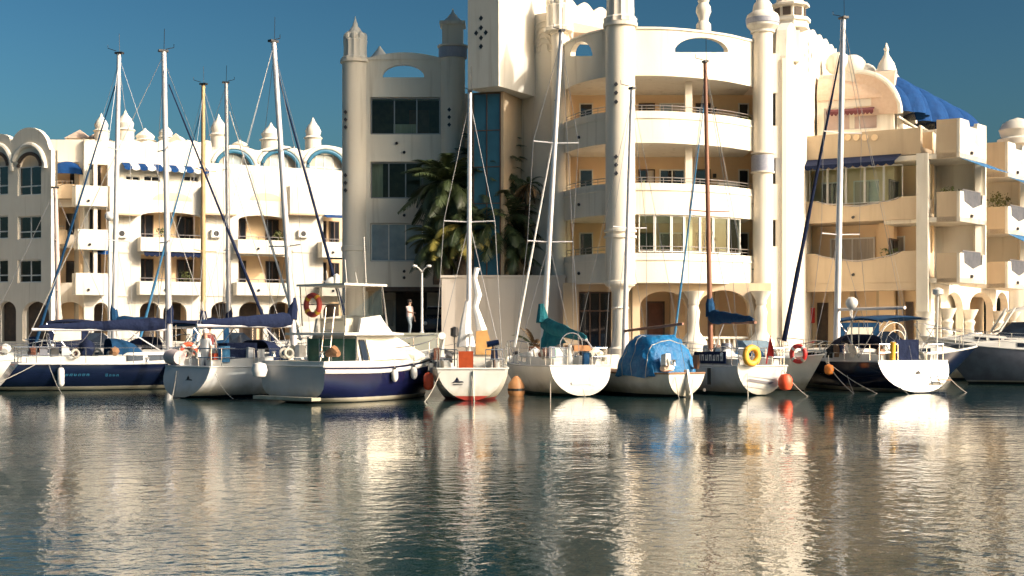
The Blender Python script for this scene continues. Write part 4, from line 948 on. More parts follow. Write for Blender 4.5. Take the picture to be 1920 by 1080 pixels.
def palm(label, px, Y, pz, pcrown, n, L, mt, mty=None, trunk_r=.22, lean=0, yel=0, dry=0, wid=.62, spread=(-.9, 1.3)):
    x = wx(px, Y); zb = pz if pz else ztop - .3; zc = wz(pcrown, Y)
    t = thing('palm_tree', label, 'palm tree', (x, Y, zb))
    pts = [(x + lean * (i / 8) ** 1.5, Y, zb - .1 + (zc - zb + .1) * i / 8) for i in range(9)]
    rs = [trunk_r * (1.15 - .35 * i / 8) * (1 + .06 * (i % 2)) for i in range(9)]
    MB().tube(pts, rs, 10).build('trunk', BARK, t, True)
    for i in range(n):
        v = i / n; el = spread[1] + (spread[0] - spread[1]) * v + random.uniform(-.12, .12)
        mt_ = mt
        if yel and random.random() < yel and v > .35: mt_ = FRONDY
        if dry and v > 1 - dry: mt_ = FRONDB
        dr = 1.0 + random.choice((.0, .5, .9)) if el > -.2 else .7
        sc_ = random.uniform(.82, 1.08)
        me = fronds((round(dr, 1), mt_.name, round(wid, 2)), 2.6, dr, 0, mt_, wid)
        o = bpy.data.objects.new('frond', me); col.objects.link(o); o.parent = t
        o.location = (lean, 0, zc - zb)
        o.scale = (L / 2.6 * sc_,) * 3
        o.rotation_euler = (random.uniform(-.3, .3), -el, i * 2.39996 + random.uniform(-.2, .2))
    return t
palm('tall dark palm at left of the cluster, crown before the shaded loggias', 838, 68.8, None, 345, 52, 2.6, FROND, wid=.62, trunk_r=.26)
palm('dense dark palm before the blue glass of the tower', 905, 69.4, None, 362, 58, 2.6, FROND, wid=.62, trunk_r=.28)
palm('bushy palm with yellow, sunlit-coloured leaves in the middle of the planter', 868, 68.2, None, 425, 46, 2.0, FROND, yel=.5, wid=.62, trunk_r=.3, spread=(-.9, 1.2))
palm('low spreading palm at left end of the planter', 822, 68.6, None, 455, 38, 1.9, FROND, yel=.25, wid=.62, trunk_r=.24)
palm('large dark palm bushing out right of the mast in the planter', 938, 68.6, None, 420, 58, 2.6, FROND, yel=.08, wid=.62, trunk_r=.3)
palm('low dark palm at right of the planter cluster', 962, 68.3, None, 468, 34, 1.7, FROND, dry=.2, wid=.62, trunk_r=.22)
palm('slender lone palm with sparse drooping brown crown by the curved wall', 982, 68.2, None, 345, 18, 1.15, FROND, dry=.5, wid=.3, trunk_r=.12, lean=.22, spread=(-1.1, 1.0))
palm('tall dark palm between the mast and the blue glass, highest crown of the cluster', 918, 69.8, None, 318, 58, 2.4, FROND, wid=.62, trunk_r=.24)
m = thing('potted_plant', 'spiky potted plant standing before the planter wall', 'plant', (wx(1003, 64.5), 64.5, QZ))
MB().lathe(wx(1003, 64.5), 64.5, [(.22, QZ), (.34, QZ + .55), (.38, QZ + .6), (.3, QZ + .6)], 16).build('pot', mat('terracotta_pot', (.36, .17, .09), .8, var=.2), m, True)
for i in range(13):
    o = bpy.data.objects.new('leaf', fronds((1.0, FRONDB.name if i % 3 else FROND.name, .3), 2.6, 1.0, 0, FRONDB if i % 3 else FROND, .3)); col.objects.link(o); o.parent = m
    o.location = (0, 0, .55); o.scale = (.5,) * 3; o.rotation_euler = (0, -random.uniform(.2, 1.3), i * 2.4)
# lamp post on the terrace
Y = 66.95; x = wx(791, Y); lp = thing('street_lamp', 'slim grey lamp post with two small heads on the terrace', 'street lamp', (x, Y, ZT))
MB().tube([(x, Y, ZT), (x, Y, wz(512, Y))], [.07, .05], 10).build('post', RAILW, lp, True)
MB().lathe(x, Y, [(.12, ZT), (.11, ZT + .18), (.07, ZT + .22)], 12).build('base', RAILW, lp, True)
for s_ in (-1, 1):
    a_ = MB().tube([(x, Y, wz(510, Y)), (x + s_ * .14, Y - .05, wz(503, Y)), (x + s_ * .3, Y - .08, wz(499, Y))], .03, 6).build('arm', RAILW, lp, True)
    MB().ball((x + s_ * .34, Y - .08, wz(499, Y)), .13, 10, 0, .55).build('lamp_head', mat('lamp_glass', (.7, .7, .68), .2), a_, True)
Y = 83; x = wx(205, 88.6); lp = thing('street_lamp', 'globe street lamp on the far quay before the left building', 'street lamp', (x, 88.6, QZ))
MB().tube([(x, 88.6, QZ), (x, 88.6, wz(412, 88.6))], [.09, .06], 8).build('post', RAILW, lp, True)
MB().ball((x, 88.6, wz(405, 88.6)), .3, 12).build('lamp_globe', FRAMEW, lp, True)
# parked car under the block
cx, cy = wx(822, 70.0), 70.0
car = thing('parked_car', 'dark car with pale roof parked under the left block', 'car', (cx, cy, ZT))
def loft(m, secs, mi=0):
    n = len(secs[0]); vs = [p for s_ in secs for p in s_]
    fs = [(i * n + k, i * n + (k + 1) % n, (i + 1) * n + (k + 1) % n, (i + 1) * n + k) for i in range(len(secs) - 1) for k in range(n)]
    fs += [tuple(range(n - 1, -1, -1)), tuple((len(secs) - 1) * n + k for k in range(n))]
    return m.add(vs, fs, mi)
secs = []
for t, hw, z0, z1 in ((-.85, .72, .35, .7), (-.8, .8, .25, .85), (0, .85, .22, .95), (1.6, .86, .22, .98), (3.0, .85, .22, .95), (3.2, .75, .3, .8)):
    secs.append([(cx - hw, cy + t, ZT + z0), (cx + hw, cy + t, ZT + z0), (cx + hw, cy + t, ZT + z1 - .15), (cx + hw * .9, cy + t, ZT + z1), (cx - hw * .9, cy + t, ZT + z1), (cx - hw, cy + t, ZT + z1 - .15)])
loft(mm := MB(), secs); b_ = mm.build('body', PAINTC, car, True)
secs = [[(cx - a, cy + t, ZT + .94), (cx + a, cy + t, ZT + .94), (cx + a * .8, cy + t2, ZT + 1.45), (cx - a * .8, cy + t2, ZT + 1.45)] for a, t, t2 in ((.74, .15, .8), (.76, 2.6, 2.2))]
loft(mm := MB(), secs); mm.build('cabin', GLASSD, car)
m = MB(); m.box(cx - .6, cx + .6, cy + .8, cy + 2.2, ZT + 1.451, ZT + 1.5); m.build('roof', GREYG, car)
for sx in (-1, 1):
    MB().ball((cx + sx * .6, cy - .82, ZT + .62), .1, 10).build('headlight', FRAMEW, car, True)
    for ty in (-.1, 2.4): MB().torus((cx + sx * .78, cy + ty, ZT + .3), (1, 0, 0), .2, .11, 16, 8).build('wheel', BLACK, car, True)
# dark piers and door under the left block
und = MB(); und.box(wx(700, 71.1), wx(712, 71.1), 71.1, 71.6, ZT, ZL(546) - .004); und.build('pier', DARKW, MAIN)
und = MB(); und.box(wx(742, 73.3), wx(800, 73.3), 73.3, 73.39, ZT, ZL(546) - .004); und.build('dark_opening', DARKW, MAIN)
und = MB(); und.box(wx(716, 73.3), wx(738, 73.3), 73.2, 73.39, ZT + .5, ZL(560)); und.build('poster_panel', CURTAIN, MAIN)

# ------------------------------------------------------------------ people
def person(label, x, y, z, h, facing, top, legs, hairc, pose=0, arm=0):
    t = thing('person', label, 'person', (x, y, z), facing, local=True)
    s = h / 1.75
    J = [((0, 0, .95), .145), ((0, 0, 1.15), .13), ((0, 0, 1.36), .155), ((0, 0, 1.47), .065), ((0, .01, 1.56), .075), ((0, .01, 1.66), .105), ((0, .0, 1.73), .075)]
    E = [(0, 1), (1, 2), (2, 3), (3, 4), (4, 5), (5, 6)]
    def ch(start, pts):
        k = start
        for p, r in pts: J.append((p, r)); E.append((k, len(J) - 1)); k = len(J) - 1
    for sd in (-1, 1):
        f = .12 * sd * (1 if pose else .2)
        ch(0, [((sd * .10, 0, .88), .10), ((sd * .11, .04 + f, .50), .066), ((sd * .11, -.02 + f * .9, .09), .042), ((sd * .12, .13 + f * .9, .035), .036)])
        if arm and sd == arm: ch(2, [((sd * .19, 0, 1.40), .058), ((sd * .26, .12, 1.16), .045), ((sd * .2, .34, 1.12), .034), ((sd * .18, .43, 1.12), .032)])
        else: ch(2, [((sd * .19, 0, 1.40), .058), ((sd * .25, -.02, 1.12), .045), ((sd * .25, .08, .88), .034), ((sd * .24, .12, .78), .032)])
    me = bpy.data.meshes.new('body'); me.from_pydata([Vector(p) * s for p, r in J], E, [])
    o = bpy.data.objects.new('body_tmp', me); col.objects.link(o)
    md = o.modifiers.new('s', 'SKIN'); md.use_smooth_shade = True
    for i, (p, r) in enumerate(J): me.skin_vertices[0].data[i].radius = (r * s * (1.25 if i in (0, 1, 2) else 1), r * s * (.85 if i in (0, 1, 2) else 1))
    me.skin_vertices[0].data[0].use_root = True
    o.modifiers.new('d', 'SUBSURF').levels = 2
    dg = bpy.context.evaluated_depsgraph_get(); dg.update()
    nm_ = bpy.data.meshes.new_from_object(o.evaluated_get(dg)); bpy.data.objects.remove(o)
    nm_.materials.clear()
    for q in (SKIN, top, legs, BLACK): nm_.materials.append(q)
    for p in nm_.polygons:
        c = p.center / s
        k = 0
        if c.z < .1: k = 3
        elif c.z < .95 and abs(c.x) < .215: k = 2
        elif c.z < 1.45 and not (abs(c.x) > .2 and c.z < 1.2): k = 1
        p.material_index = k; p.use_smooth = True
    nm_.name = 'body'
    b = bpy.data.objects.new('body', nm_); col.objects.link(b); b.parent = t; ORG[b.name] = Vector((0, 0, 0))
    MB().lathe(0, -.012 * s, [(.112 * s, 1.64 * s), (.122 * s, 1.69 * s), (.105 * s, 1.76 * s), (.05 * s, 1.795 * s), (.005, 1.80 * s)], 14).build('hair', hairc, b, True)
    f = MB()
    for sx in (-1, 1): f.ball((sx * .038 * s, .108 * s, 1.655 * s), .013 * s, 6)
    f.build('eyes', BLACK, b); MB().tube([(0, .10 * s, 1.65 * s), (0, .135 * s, 1.61 * s)], [.01 * s, .018 * s], 6).build('nose', SKIN, b, True)
    # hands with fingers
    for sd in (-1, 1):
        hd = MB(); w0 = Vector((sd * .24, .12, .78)) * s; dr = Vector((0, .05, -.1)).normalized()
        if arm and sd == arm: w0 = Vector((sd * .18, .43, 1.12)) * s; dr = Vector((0, 1, -.1)).normalized()
        for k in range(4):
            b0 = w0 + Vector((sd * .002, 0, 0)) * s + Vector(((k - 1.5) * .018, 0, 0)) * s
            hd.tube([b0, b0 + dr * .05 * s, b0 + dr * (.085 - .006 * abs(k - 1.5)) * s + Vector((0, .0, -.012)) * s], [.011 * s, .010 * s, .007 * s], 6)
        hd.tube([w0 - Vector((sd * .02, 0, 0)) * s, w0 - Vector((sd * .045, -.02, .02)) * s], [.012 * s, .008 * s], 6)
        hd.build('fingers', SKIN, b, True)
    return t
SHW = mat('white_shirt', (.75, .74, .72), .85, var=.08); SHM = mat('maroon_shirt', (.22, .045, .04), .85, var=.2); JEAN = mat('blue_denim', (.05, .08, .15), .9, var=.3)
PINKS = mat('pink_shirt', (.72, .55, .52), .85, var=.15); GREYP = mat('grey_shorts', (.30, .36, .40), .85, var=.15); HAIRD = mat('dark_hair', (.03, .02, .015), .7, var=.3); HAIRW = mat('white_hat', (.7, .68, .64), .8, var=.1)
person('person in pale pink shirt and grey trousers standing on the terrace', wx(768, 68), 68, ZT, 1.74, R(235), PINKS, GREYP, HAIRD, 1, 1)
# ------------------------------------------------------------------ boats
def lerp(a, b, t): return a + (b - a) * t
class Boat:
    def __init__(s, name, label, cat, px, py, theta, L, B, fb, wt=.8, scoop=.35, rake=.7, rise=.35, mats=None, tmat=None, deck=GELO, bow_p=1.15, group=None, at=None, zks=.02, stern_p=2.2, cap=None, tb=1):
        Y = ywl(py); s.pos = Vector(at) if at else Vector((wx(px, Y), Y)); s.th = R(theta); s.L, s.B, s.fb, s.wt, s.rise = L, B, fb, wt, rise
        s.root = thing(name, label, cat, (s.pos.x, s.pos.y, 0), -s.th, group, local=True)
        s.scoop, s.rake = scoop, rake
        n = 28; rows = 10; mats = mats or [GEL, GEL, NAVY, BLACKB]
        s.cap = cap or deck
        vs = []; grid = []
        for i in range(n + 1):
            t = i / n
            t = t ** .9
            pr, st = s.section(t, rows, zks, bow_p, stern_p)
            grid.append((pr, st))
        m = MB(); tm = MB()
        mi = [3, 2, 1] + [0] * (rows - 4) + [0]
        for side in (0, 1):
            vv = [p for g in grid for p in g[side]]; R_ = rows + 1
            for j in range(rows):
                fs = []
                for i in range(n):
                    q = (i * R_ + j, (i + 1) * R_ + j, (i + 1) * R_ + j + 1, i * R_ + j + 1)
                    fs.append(q if side else q[::-1])
                k = len(m.v)
                if j == 0: base = k; m.v += [tuple(p) for p in vv]
                for f in fs: m.f.append([x + base for x in f]); m.m.append(mi[j] if j < len(mi) else 0)
        s.hull = m.build('hull', mats, s.root, True)
        pr, st = grid[0]
        for j in range(rows):
            tm.add([pr[j], st[j], st[j + 1], pr[j + 1]], [(0, 1, 2, 3)], 1 if (j < tb) else 0)
        s.transom = tm.build('transom', [tmat or mats[0], mats[3]], s.root)
        d = MB()
        for i in range(n):
            a, b = grid[i][0][-1], grid[i][1][-1]; c, e = grid[i + 1][0][-1], grid[i + 1][1][-1]
            dz = -.04
            ma = (a[0] * 0, (a[1] + b[1]) / 2, a[2] + .03); mc = (0, (c[1] + e[1]) / 2, c[2] + .03)
            d.add([(a[0], a[1], a[2] + dz), (c[0], c[1], c[2] + dz), (mc[0], mc[1], mc[2]), (ma[0], ma[1], ma[2])], [(0, 3, 2, 1)])
            d.add([(b[0], b[1], b[2] + dz), (e[0], e[1], e[2] + dz), (mc[0], mc[1], mc[2]), (ma[0], ma[1], ma[2])], [(0, 1, 2, 3)])
        d.build('deck', deck, s.root, True)
        r = MB()
        for side in (0, 1): r.tube([g[side][-1] for g in grid], .035, 6)
        r.tube([grid[0][0][-1], grid[0][1][-1]], .035, 6)
        r.build('toe_rail', s.cap, s.hull, True)
        s.grid = grid
    def zs(s, t): return s.fb + s.rise * max(0, t - .25) ** 2 / .56 + .05 * (1 - t) ** 3
    def hb(s, t):
        if t < .4: return s.B / 2 * (s.wt + (1 - s.wt) * math.sin(math.pi / 2 * t / .4))
        return s.B / 2 * max(0, 1 - ((t - .4) / .6) ** 2.1) ** .85
    def section(s, t, rows, zks, bow_p, stern_p):
        zs = s.zs(t); zk = lerp(zks, -.4, min(1, t / .25)) if t < .25 else lerp(-.4, -.25, (t - .25) / .75)
        z0 = [zk, max(.02, zk + .02), max(.09, zk + .05), max(.16, zk + .08)]
        zl = z0 + [lerp(z0[3], zs, k / (rows - 3)) for k in range(1, rows - 2)]
        b = s.hb(t); q = lerp(stern_p, bow_p, max(0, (t - .25) / .75)); e = 1 / lerp(2.0, 1.0, max(0, (t - .25) / .75))
        pr, st = [], []
        for z in zl:
            k = max(0, min(1, (z - zk) / (zs - zk))); x = b * (1 - (1 - k) ** q) ** e
            zn = max(0, min(1, z / zs))
            y = s.L * t - s.rake * (1 - zn) * t ** 5 - s.scoop * (1 - zn) * (1 - t) ** 6
            pr.append((-x, y, z)); st.append((x, y, z))
        return pr, st
    def loc(s, wxyz):
        p = Vector(wxyz) - Vector((s.pos.x, s.pos.y, 0)); return Matrix.Rotation(s.th, 3, 'Z') @ p
    def world(s, l):
        return Matrix.Rotation(-s.th, 3, 'Z') @ Vector(l) + Vector((s.pos.x, s.pos.y, 0))
    def side(s, t, sd, z=None, out=0):
        zz = s.zs(t) if z is None else z
        pr, st = s.section(t, 40, .02, 1.15, 2.2)
        q = min(st, key=lambda p: abs(p[2] - zz)); return (sd * (q[0] + out), q[1], zz)
    # ---- sailing boat furniture
    def cabin(s, t0=.36, t1=.74, h=.42, w=.60, mt=GEL, win=GLASSD, nwin=3, slope=.5):
        m = MB(); N = 8; secs = []
        for i in range(N + 1):
            t = lerp(t0, t1, i / N); hw = min(s.hb(t) * .82, s.B / 2 * w); zb = s.zs(t) - .06
            hh = h * (1 - slope * max(0, (i / N - .55) / .45) ** 1.5) * (.25 if i == N else 1)
            secs.append([(-hw, s.L * t, zb), (hw, s.L * t, zb), (hw * .9, s.L * t, zb + hh), (hw * .55, s.L * t, zb + hh + .07), (-hw * .55, s.L * t, zb + hh + .07), (-hw * .9, s.L * t, zb + hh)])
        loft(m, secs); c = m.build('cabin', mt, s.root, True)
        for sd in (-1, 1):
            for k in range(nwin):
                ta = lerp(t0, t1, .10 + k * .6 / nwin); tb = lerp(t0, t1, .10 + (k + .78) * .6 / nwin); g = MB(); pts = []
                for t, f in ((ta, .3), (tb, .34), (tb, .76), (ta, .8)):
                    hw = min(s.hb(t) * .82, s.B / 2 * w); pts.append((sd * (hw * (1 - .1 * f) + .012), s.L * t, s.zs(t) - .06 + h * f))
                g.add(pts, [(0, 1, 2, 3) if sd > 0 else (3, 2, 1, 0)]); g.build('window', win, c)
        s.ctop = lambda t: s.zs(t) + h
        return c
    def cockpit(s, t0=.03, t1=.36, wheel=True, seat=GEL):
        for sd in (-1, 1):
            m = MB(); secs = []
            for i in range(5):
                t = lerp(t0, t1, i / 4); x = s.hb(t) * .78; z = s.zs(t) - .03; hh = .26 + .12 * i / 4
                secs.append([(sd * x, s.L * t, z), (sd * x, s.L * t, z + hh), (sd * (x - .2), s.L * t, z + hh), (sd * (x - .25), s.L * t, z)])
            loft(m, secs); m.build('coaming', seat, s.root)
        if wheel:
            y = s.L * .13; z = s.zs(.1); p = MB(); p.tube([(0, y, z), (0, y, z + .75)], [.1, .07], 8); q = p.build('pedestal', GEL, s.root)
            w_ = MB(); w_.torus((0, y - .12, z + .75), (0, 1, .15), .42, .02, 22, 6)
            for k in range(5): a = k * 2 * math.pi / 5; w_.tube([(0, y - .12, z + .75), (.42 * math.cos(a), y - .12, z + .75 + .42 * math.sin(a))], .01, 4)
            w_.build('wheel', STEEL, q, True)
    def hood(s, t=.36, mt=NAVYC, h=.75, w=.58, ln=1.1):
        m = MB(); N = 12; M_ = 5; vs = []
        hw = s.B / 2 * w; y0 = s.L * t; zb = s.zs(t) + .25
        for j in range(M_ + 1):
            f = j / M_; y = y0 + ln * f; hh = h * math.sqrt(max(0, 1 - (f * .93) ** 2)) * (1 if f else .97)
            for i in range(N + 1):
                a = math.pi * i / N; x = -hw * (1.0 - .12 * f) * math.copysign(abs(math.cos(a)) ** .6, math.cos(a)); vs.append((x, y, zb + hh * math.sin(a) ** .55 if 0 < i < N else zb - .1))
        W = N + 1
        fs = [(j * W + i, j * W + i + 1, (j + 1) * W + i + 1, (j + 1) * W + i) for j in range(M_) for i in range(N)]
        m.add(vs, fs); o = m.build('sprayhood', mt, s.root, True)
        g = MB(); g.add([(-hw * .5, y0 + ln * .93, zb + h * .32), (hw * .5, y0 + ln * .93, zb + h * .32), (hw * .42, y0 + ln * .78, zb + h * .72), (-hw * .42, y0 + ln * .78, zb + h * .72)], [(0, 1, 2, 3)])
        g.build('window', VINYL, o)
        return o
    def bimini(s, t0=.05, t1=.3, h=1.9, w=.75, mt=NAVYC, drop=.12):
        m = MB(); N = 10; M_ = 6; hw = s.B / 2 * w; z = s.zs(.2) + h; vs = []
        for lay in (0, -.05):
            for j in range(M_ + 1):
                f = j / M_; y = s.L * lerp(t0, t1, f)
                for i in range(N + 1):
                    g = i / N * 2 - 1; vs.append((hw * g, y, z + lay - drop * abs(g) ** 2.5 - .10 * (2 * f - 1) ** 2))
        W = N + 1; K = W * (M_ + 1)
        fs = [(j * W + i, j * W + i + 1, (j + 1) * W + i + 1, (j + 1) * W + i) for j in range(M_) for i in range(N)]
        fs += [tuple(x + K for x in f[::-1]) for f in fs]
        m.add(vs, fs); o = m.build('bimini_top', mt, s.root, True)
        f = MB()
        for sd in (-1, 1):
            yb = s.L * lerp(t0, t1, .5)
            for t in (t0, lerp(t0, t1, .5), t1): MB().tube([(sd * hw * .98, yb, s.zs(.2) + .1), (sd * hw * .98, s.L * t, z - drop - .1)], .018, 6).build('frame_pole', STEEL, o)
        return o
    def rails(s, bow=True, stern=True, n=6, h=.62):
        m = MB(); tt = [.06 + .84 * i / (n - 1) for i in range(n)]
        for sd in (-1, 1):
            for t in tt: x, y, z = s.side(t, sd, None, -.05); m.tube([(x, y, z), (x, y, z + h)], .016, 5)
            for hh in (h, h * .5): m.tube([(p[0], p[1], p[2] + hh) for p in [s.side(lerp(.06, .9, i / 12), sd, None, -.05) for i in range(13)]], .010, 4)
        m.build('lifelines', STEEL, s.root)
        if bow:
            m = MB(); zb = s.zs(1) + h; a, b = s.side(.9, -1, None, -.05), s.side(.9, 1, None, -.05)
            m.tube([(a[0], a[1], a[2] + h), (a[0] * .6, s.L * .97, zb), (0, s.L * 1.03, zb), (b[0] * .6, s.L * .97, zb), (b[0], b[1], b[2] + h)], .02, 6)
            for q in ((0, s.L * .985),): m.tube([(q[0], q[1], s.zs(.98)), (0, s.L * 1.03, zb)], .018, 5)
            m.build('pulpit', STEEL, s.root)
        if stern:
            for sd in (-1, 1):
                m = MB(); x0 = s.hb(0) * .92; z = s.zs(0)
                for hh in (h, h * .5): m.tube([(sd * x0, s.L * .14, z + hh), (sd * x0, .08, z + hh), (sd * x0 * .45, .04, z + hh)], .02, 6)
                for q in ((sd * x0, .1), (sd * x0 * .45, .05)): m.tube([(q[0], q[1], z), (q[0], q[1], z + h)], .018, 5)
                m.build('pushpit', STEEL, s.root)
    def rig(s, tm, ptop, mt=ALU, r=.085, boom=None, jib=None, sp=(.5,), back=True, boomz=1.35, boom_l=None, wire=.011, head=True, boom_swing=0, boom_rise=0, stays=True, jr=.07, jibtop=.93, furl=None):
        base = Vector((0, s.L * tm, s.zs(tm) + .1)); wb = s.world(base)
        top = s.loc((wx(ptop[0], wb.y), wb.y, wz(ptop[1], wb.y)))
        s.mb, s.mt = base, top; r *= 1.35
        at = lambda f: base.lerp(top, f)
        m = MB(); m.tube([at(i / 8) for i in range(9)], [r * (1 - .28 * i / 8) for i in range(9)], 10); mast = m.build('mast', mt, s.root, True)
        hgt = (top - base).length
        bowp = Vector((0, s.L - .12, s.zs(1)))
        for f in sp:
            m = MB(); c = at(f); w_ = min(s.B * .36, .9)
            m.tube([c + Vector((-w_, -.12, .03)), c, c + Vector((w_, -.12, .03))], .025, 6); m.build('spreader', mt, mast, True)
        if stays:
            m = MB()
            for sd in (-1, 1):
                x, y, z = s.side(tm - .02, sd, None, -.08); pts = [(x, y, z)]
                for f in sp: c = at(f); pts.append((c.x + sd * min(s.B * .36, .9), c.y - .12, c.z + .03))
                pts.append(tuple(at(.97))); m.tube(pts, wire, 4)
                m.tube([(x, y - .3, z), tuple(at(sp[0]))], wire, 4)
            if back: m.tube([(0, .05, s.zs(0)), tuple(at(.99))], wire, 4)
            m.tube([tuple(bowp), tuple(at(jibtop + .04))], wire, 4)
            m.build('rigging', WIRE, s.root)
        if head:
            m = MB(); c = at(1); m.box(c.x - r * .8, c.x + r * .8, c.y - r * 1.5, c.y + r * 1.2, c.z - .03, c.z + .05)
            m.tube([c + Vector((.05, 0, .05)), c + Vector((.05, .02, .9))], .012, 4)
            m.tube([c + Vector((-.05, .1, .1)), c + Vector((-.18, .45, .22)), c + Vector((-.18, .45, .36))], .014, 4); m.build('masthead', BLACK, mast)
        if boom:
            bz = base + (top - base).normalized() * boomz; bl = boom_l or s.L * (tm - .06)
            e = bz + Vector((bl * math.sin(boom_swing), -bl * math.cos(boom_swing), boom_rise))
            m = MB(); m.tube([bz, e], .06, 8); bo = m.build('boom', ALU if mt == ALU else mt, s.root, True)
            if boom != 'bare':
                m = MB(); N = 10; pts = []; rs = []
                for i in range(N + 1):
                    f = i / N; pts.append(bz.lerp(e, .02 + .93 * f) + Vector((0, 0, .10 + .13 * (1 - f) + .02 * math.sin(i * 2.3)))); rs.append((.20 * (1 - f) + .10) * (.7 if i in (0, N) else 1) * (1 + .06 * math.sin(i * 3.1)))
                m.tube(pts, rs, 10, 0, .62); m.tube([bz + Vector((0, -.05, .25)), bz + Vector((0, .02, .75)), bz + Vector((0, .03, 1.05))], [.2, .17, .08], 8); m.build('sail_cover', boom, bo, True)
            m = MB(); m.tube([bz.lerp(e, .32), base + Vector((0, 0, .12))], .026, 6); m.build('vang', ALU, bo)
            m = MB(); m.tube([e, at(.99)], .008, 4); m.tube([bz.lerp(e, .9), Vector((0, .3 + .05 * s.L, s.zs(.1) + .2))], .012, 4); m.build('mainsheet', ROPE, bo)
        if jib:
            m = MB(); N = 12; tp = at(jibtop)
            pts = [bowp.lerp(tp, .04 + .92 * i / N) for i in range(N + 1)]; m.tube(pts, [jr * (1.1 - .75 * i / N) * (1 + .08 * math.sin(i * 2.7)) for i in range(N + 1)], 8); m.build('furled_sail', jib, s.root, True)
        return mast
    def outboard(s, x=.4): pass
    def lines(s, pts):
        for a, b in pts:
            m = MB(); a, b = Vector(a), Vector(b); m.tube([a.lerp(b, i / 6) + Vector((0, 0, -.12 * math.sin(math.pi * i / 6))) for i in range(7)], .014, 4)
            m.build('mooring_line', ROPE, s.root)
    def ladder(s, x, z0, z1, y=-.03):
        m = MB()
        for d in (-.17, .17): m.tube([(x + d, y - s.scoop * (1 - z0 / s.fb), z0), (x + d, y, z1)], .016, 5)
        for k in range(4): f = (k + .5) / 4; m.tube([(x - .17, y - s.scoop * (1 - lerp(z0, z1, f) / s.fb), lerp(z0, z1, f)), (x + .17, y - s.scoop * (1 - lerp(z0, z1, f) / s.fb), lerp(z0, z1, f))], .014, 5)
        m.build('ladder', STEEL, s.transom)
    def logo(s, x, z, w, mt=BLACK, parent=None, n=2):
        m = MB(); y = -s.scoop * (1 - z / s.fb) - .015
        m.add([(x - w, y, z - .02), (x + w, y, z - .02), (x + w * .8, y, z + .02), (x - w * .3, y, z + .03)], [(0, 1, 2, 3)])
        m.add([(x - w * .5, y, z + .03), (x + w * .3, y, z + .04), (x - .02, y, z + .16)], [(0, 1, 2)])
        if n > 1: m.add([(x - w * .8, y, z - .09), (x + w * .8, y, z - .09), (x + w * .8, y, z - .065), (x - w * .8, y, z - .065)], [(0, 1, 2, 3)])
        m.build('emblem', mt, s.transom)
    def sidemarks(s, t0, t1, zf, sd, mt, n=7, h=.10):
        m = MB()
        for k in range(n):
            ta = lerp(t0, t1, k / n); tb = lerp(t0, t1, (k + .62) / n)
            z = s.zs(ta) * zf; hh = h * (1.5 if k == 0 else 1)
            a, b = Vector(s.side(ta, sd, z, .012)), Vector(s.side(tb, sd, z, .012)); a2, b2 = Vector(s.side(ta, sd, z + hh, .014)), Vector(s.side(tb, sd, z + hh, .014))
            w_ = .3
            m.add([a, a.lerp(b, w_), a2.lerp(b2, w_ + .1), a2], [(0, 1, 2, 3)]); m.add([a.lerp(b, .68), b, b2, a2.lerp(b2, .7)], [(0, 1, 2, 3)])
            if k % 2: m.add([a.lerp(a2, .8), b.lerp(b2, .8), b2, a2], [(0, 1, 2, 3)])
            else: m.add([a, b, b.lerp(b2, .2), a.lerp(a2, .2)], [(0, 1, 2, 3)])
        m.build('lettering', mt, s.hull)
def fender(bt, t, sd, label, mt=FEND, z=None, r=.13, h=.5, group='boat fenders'):
    x, y, zz = bt.side(t, sd, None, .0); zt = z if z else bt.zs(t) - .12
    x2 = bt.side(t, sd, max(.2, zt - h), 0)[0]; xx = sd * (max(abs(x), abs(x2)) + r + .015); p = bt.world((xx, y, 0))
    o = thing('fender', label, 'fender', (p.x, p.y, zt - h), 0, group, local=True)
    MB().lathe(0, 0, [(.03, 0), (r * .7, .04), (r, .12), (r, h - .12), (r * .7, h - .04), (.03, h)], 14).build('body', mt, o, True)
    MB().tube([(0, 0, h), (0, 0, h + .3)], .012, 5).build('rope', ROPE, o)
    MB().lathe(0, 0, [(.05, h - .02), (.05, h + .05)], 8).build('eye', BLACK, o)
    return o
def buoy_ring(p, axis, label, mt, mt2, Rr=.3, r=.085, arc=None):
    o = thing('lifebuoy', label, 'lifebuoy', (p[0], p[1], p[2] - Rr - r), 0, 'lifebuoys on the boats', local=True)
    c = (0, 0, Rr + r); ax = Vector(axis).normalized()
    MB().torus(c, ax, Rr, r, 28, 10).build('ring', mt, o, True)
    a = Vector((0, 0, 1)); e1 = ax.cross(a).normalized(); e2 = ax.cross(e1)
    for k in range(4):
        t = math.pi / 4 + k * math.pi / 2; cc = Vector(c) + (e1 * math.cos(t) + e2 * math.sin(t)) * Rr; tang = (-e1 * math.sin(t) + e2 * math.cos(t)) * .05
        MB().tube([cc - tang, cc + tang], r * 1.1, 12).build('band', mt2, o, True)
    return o

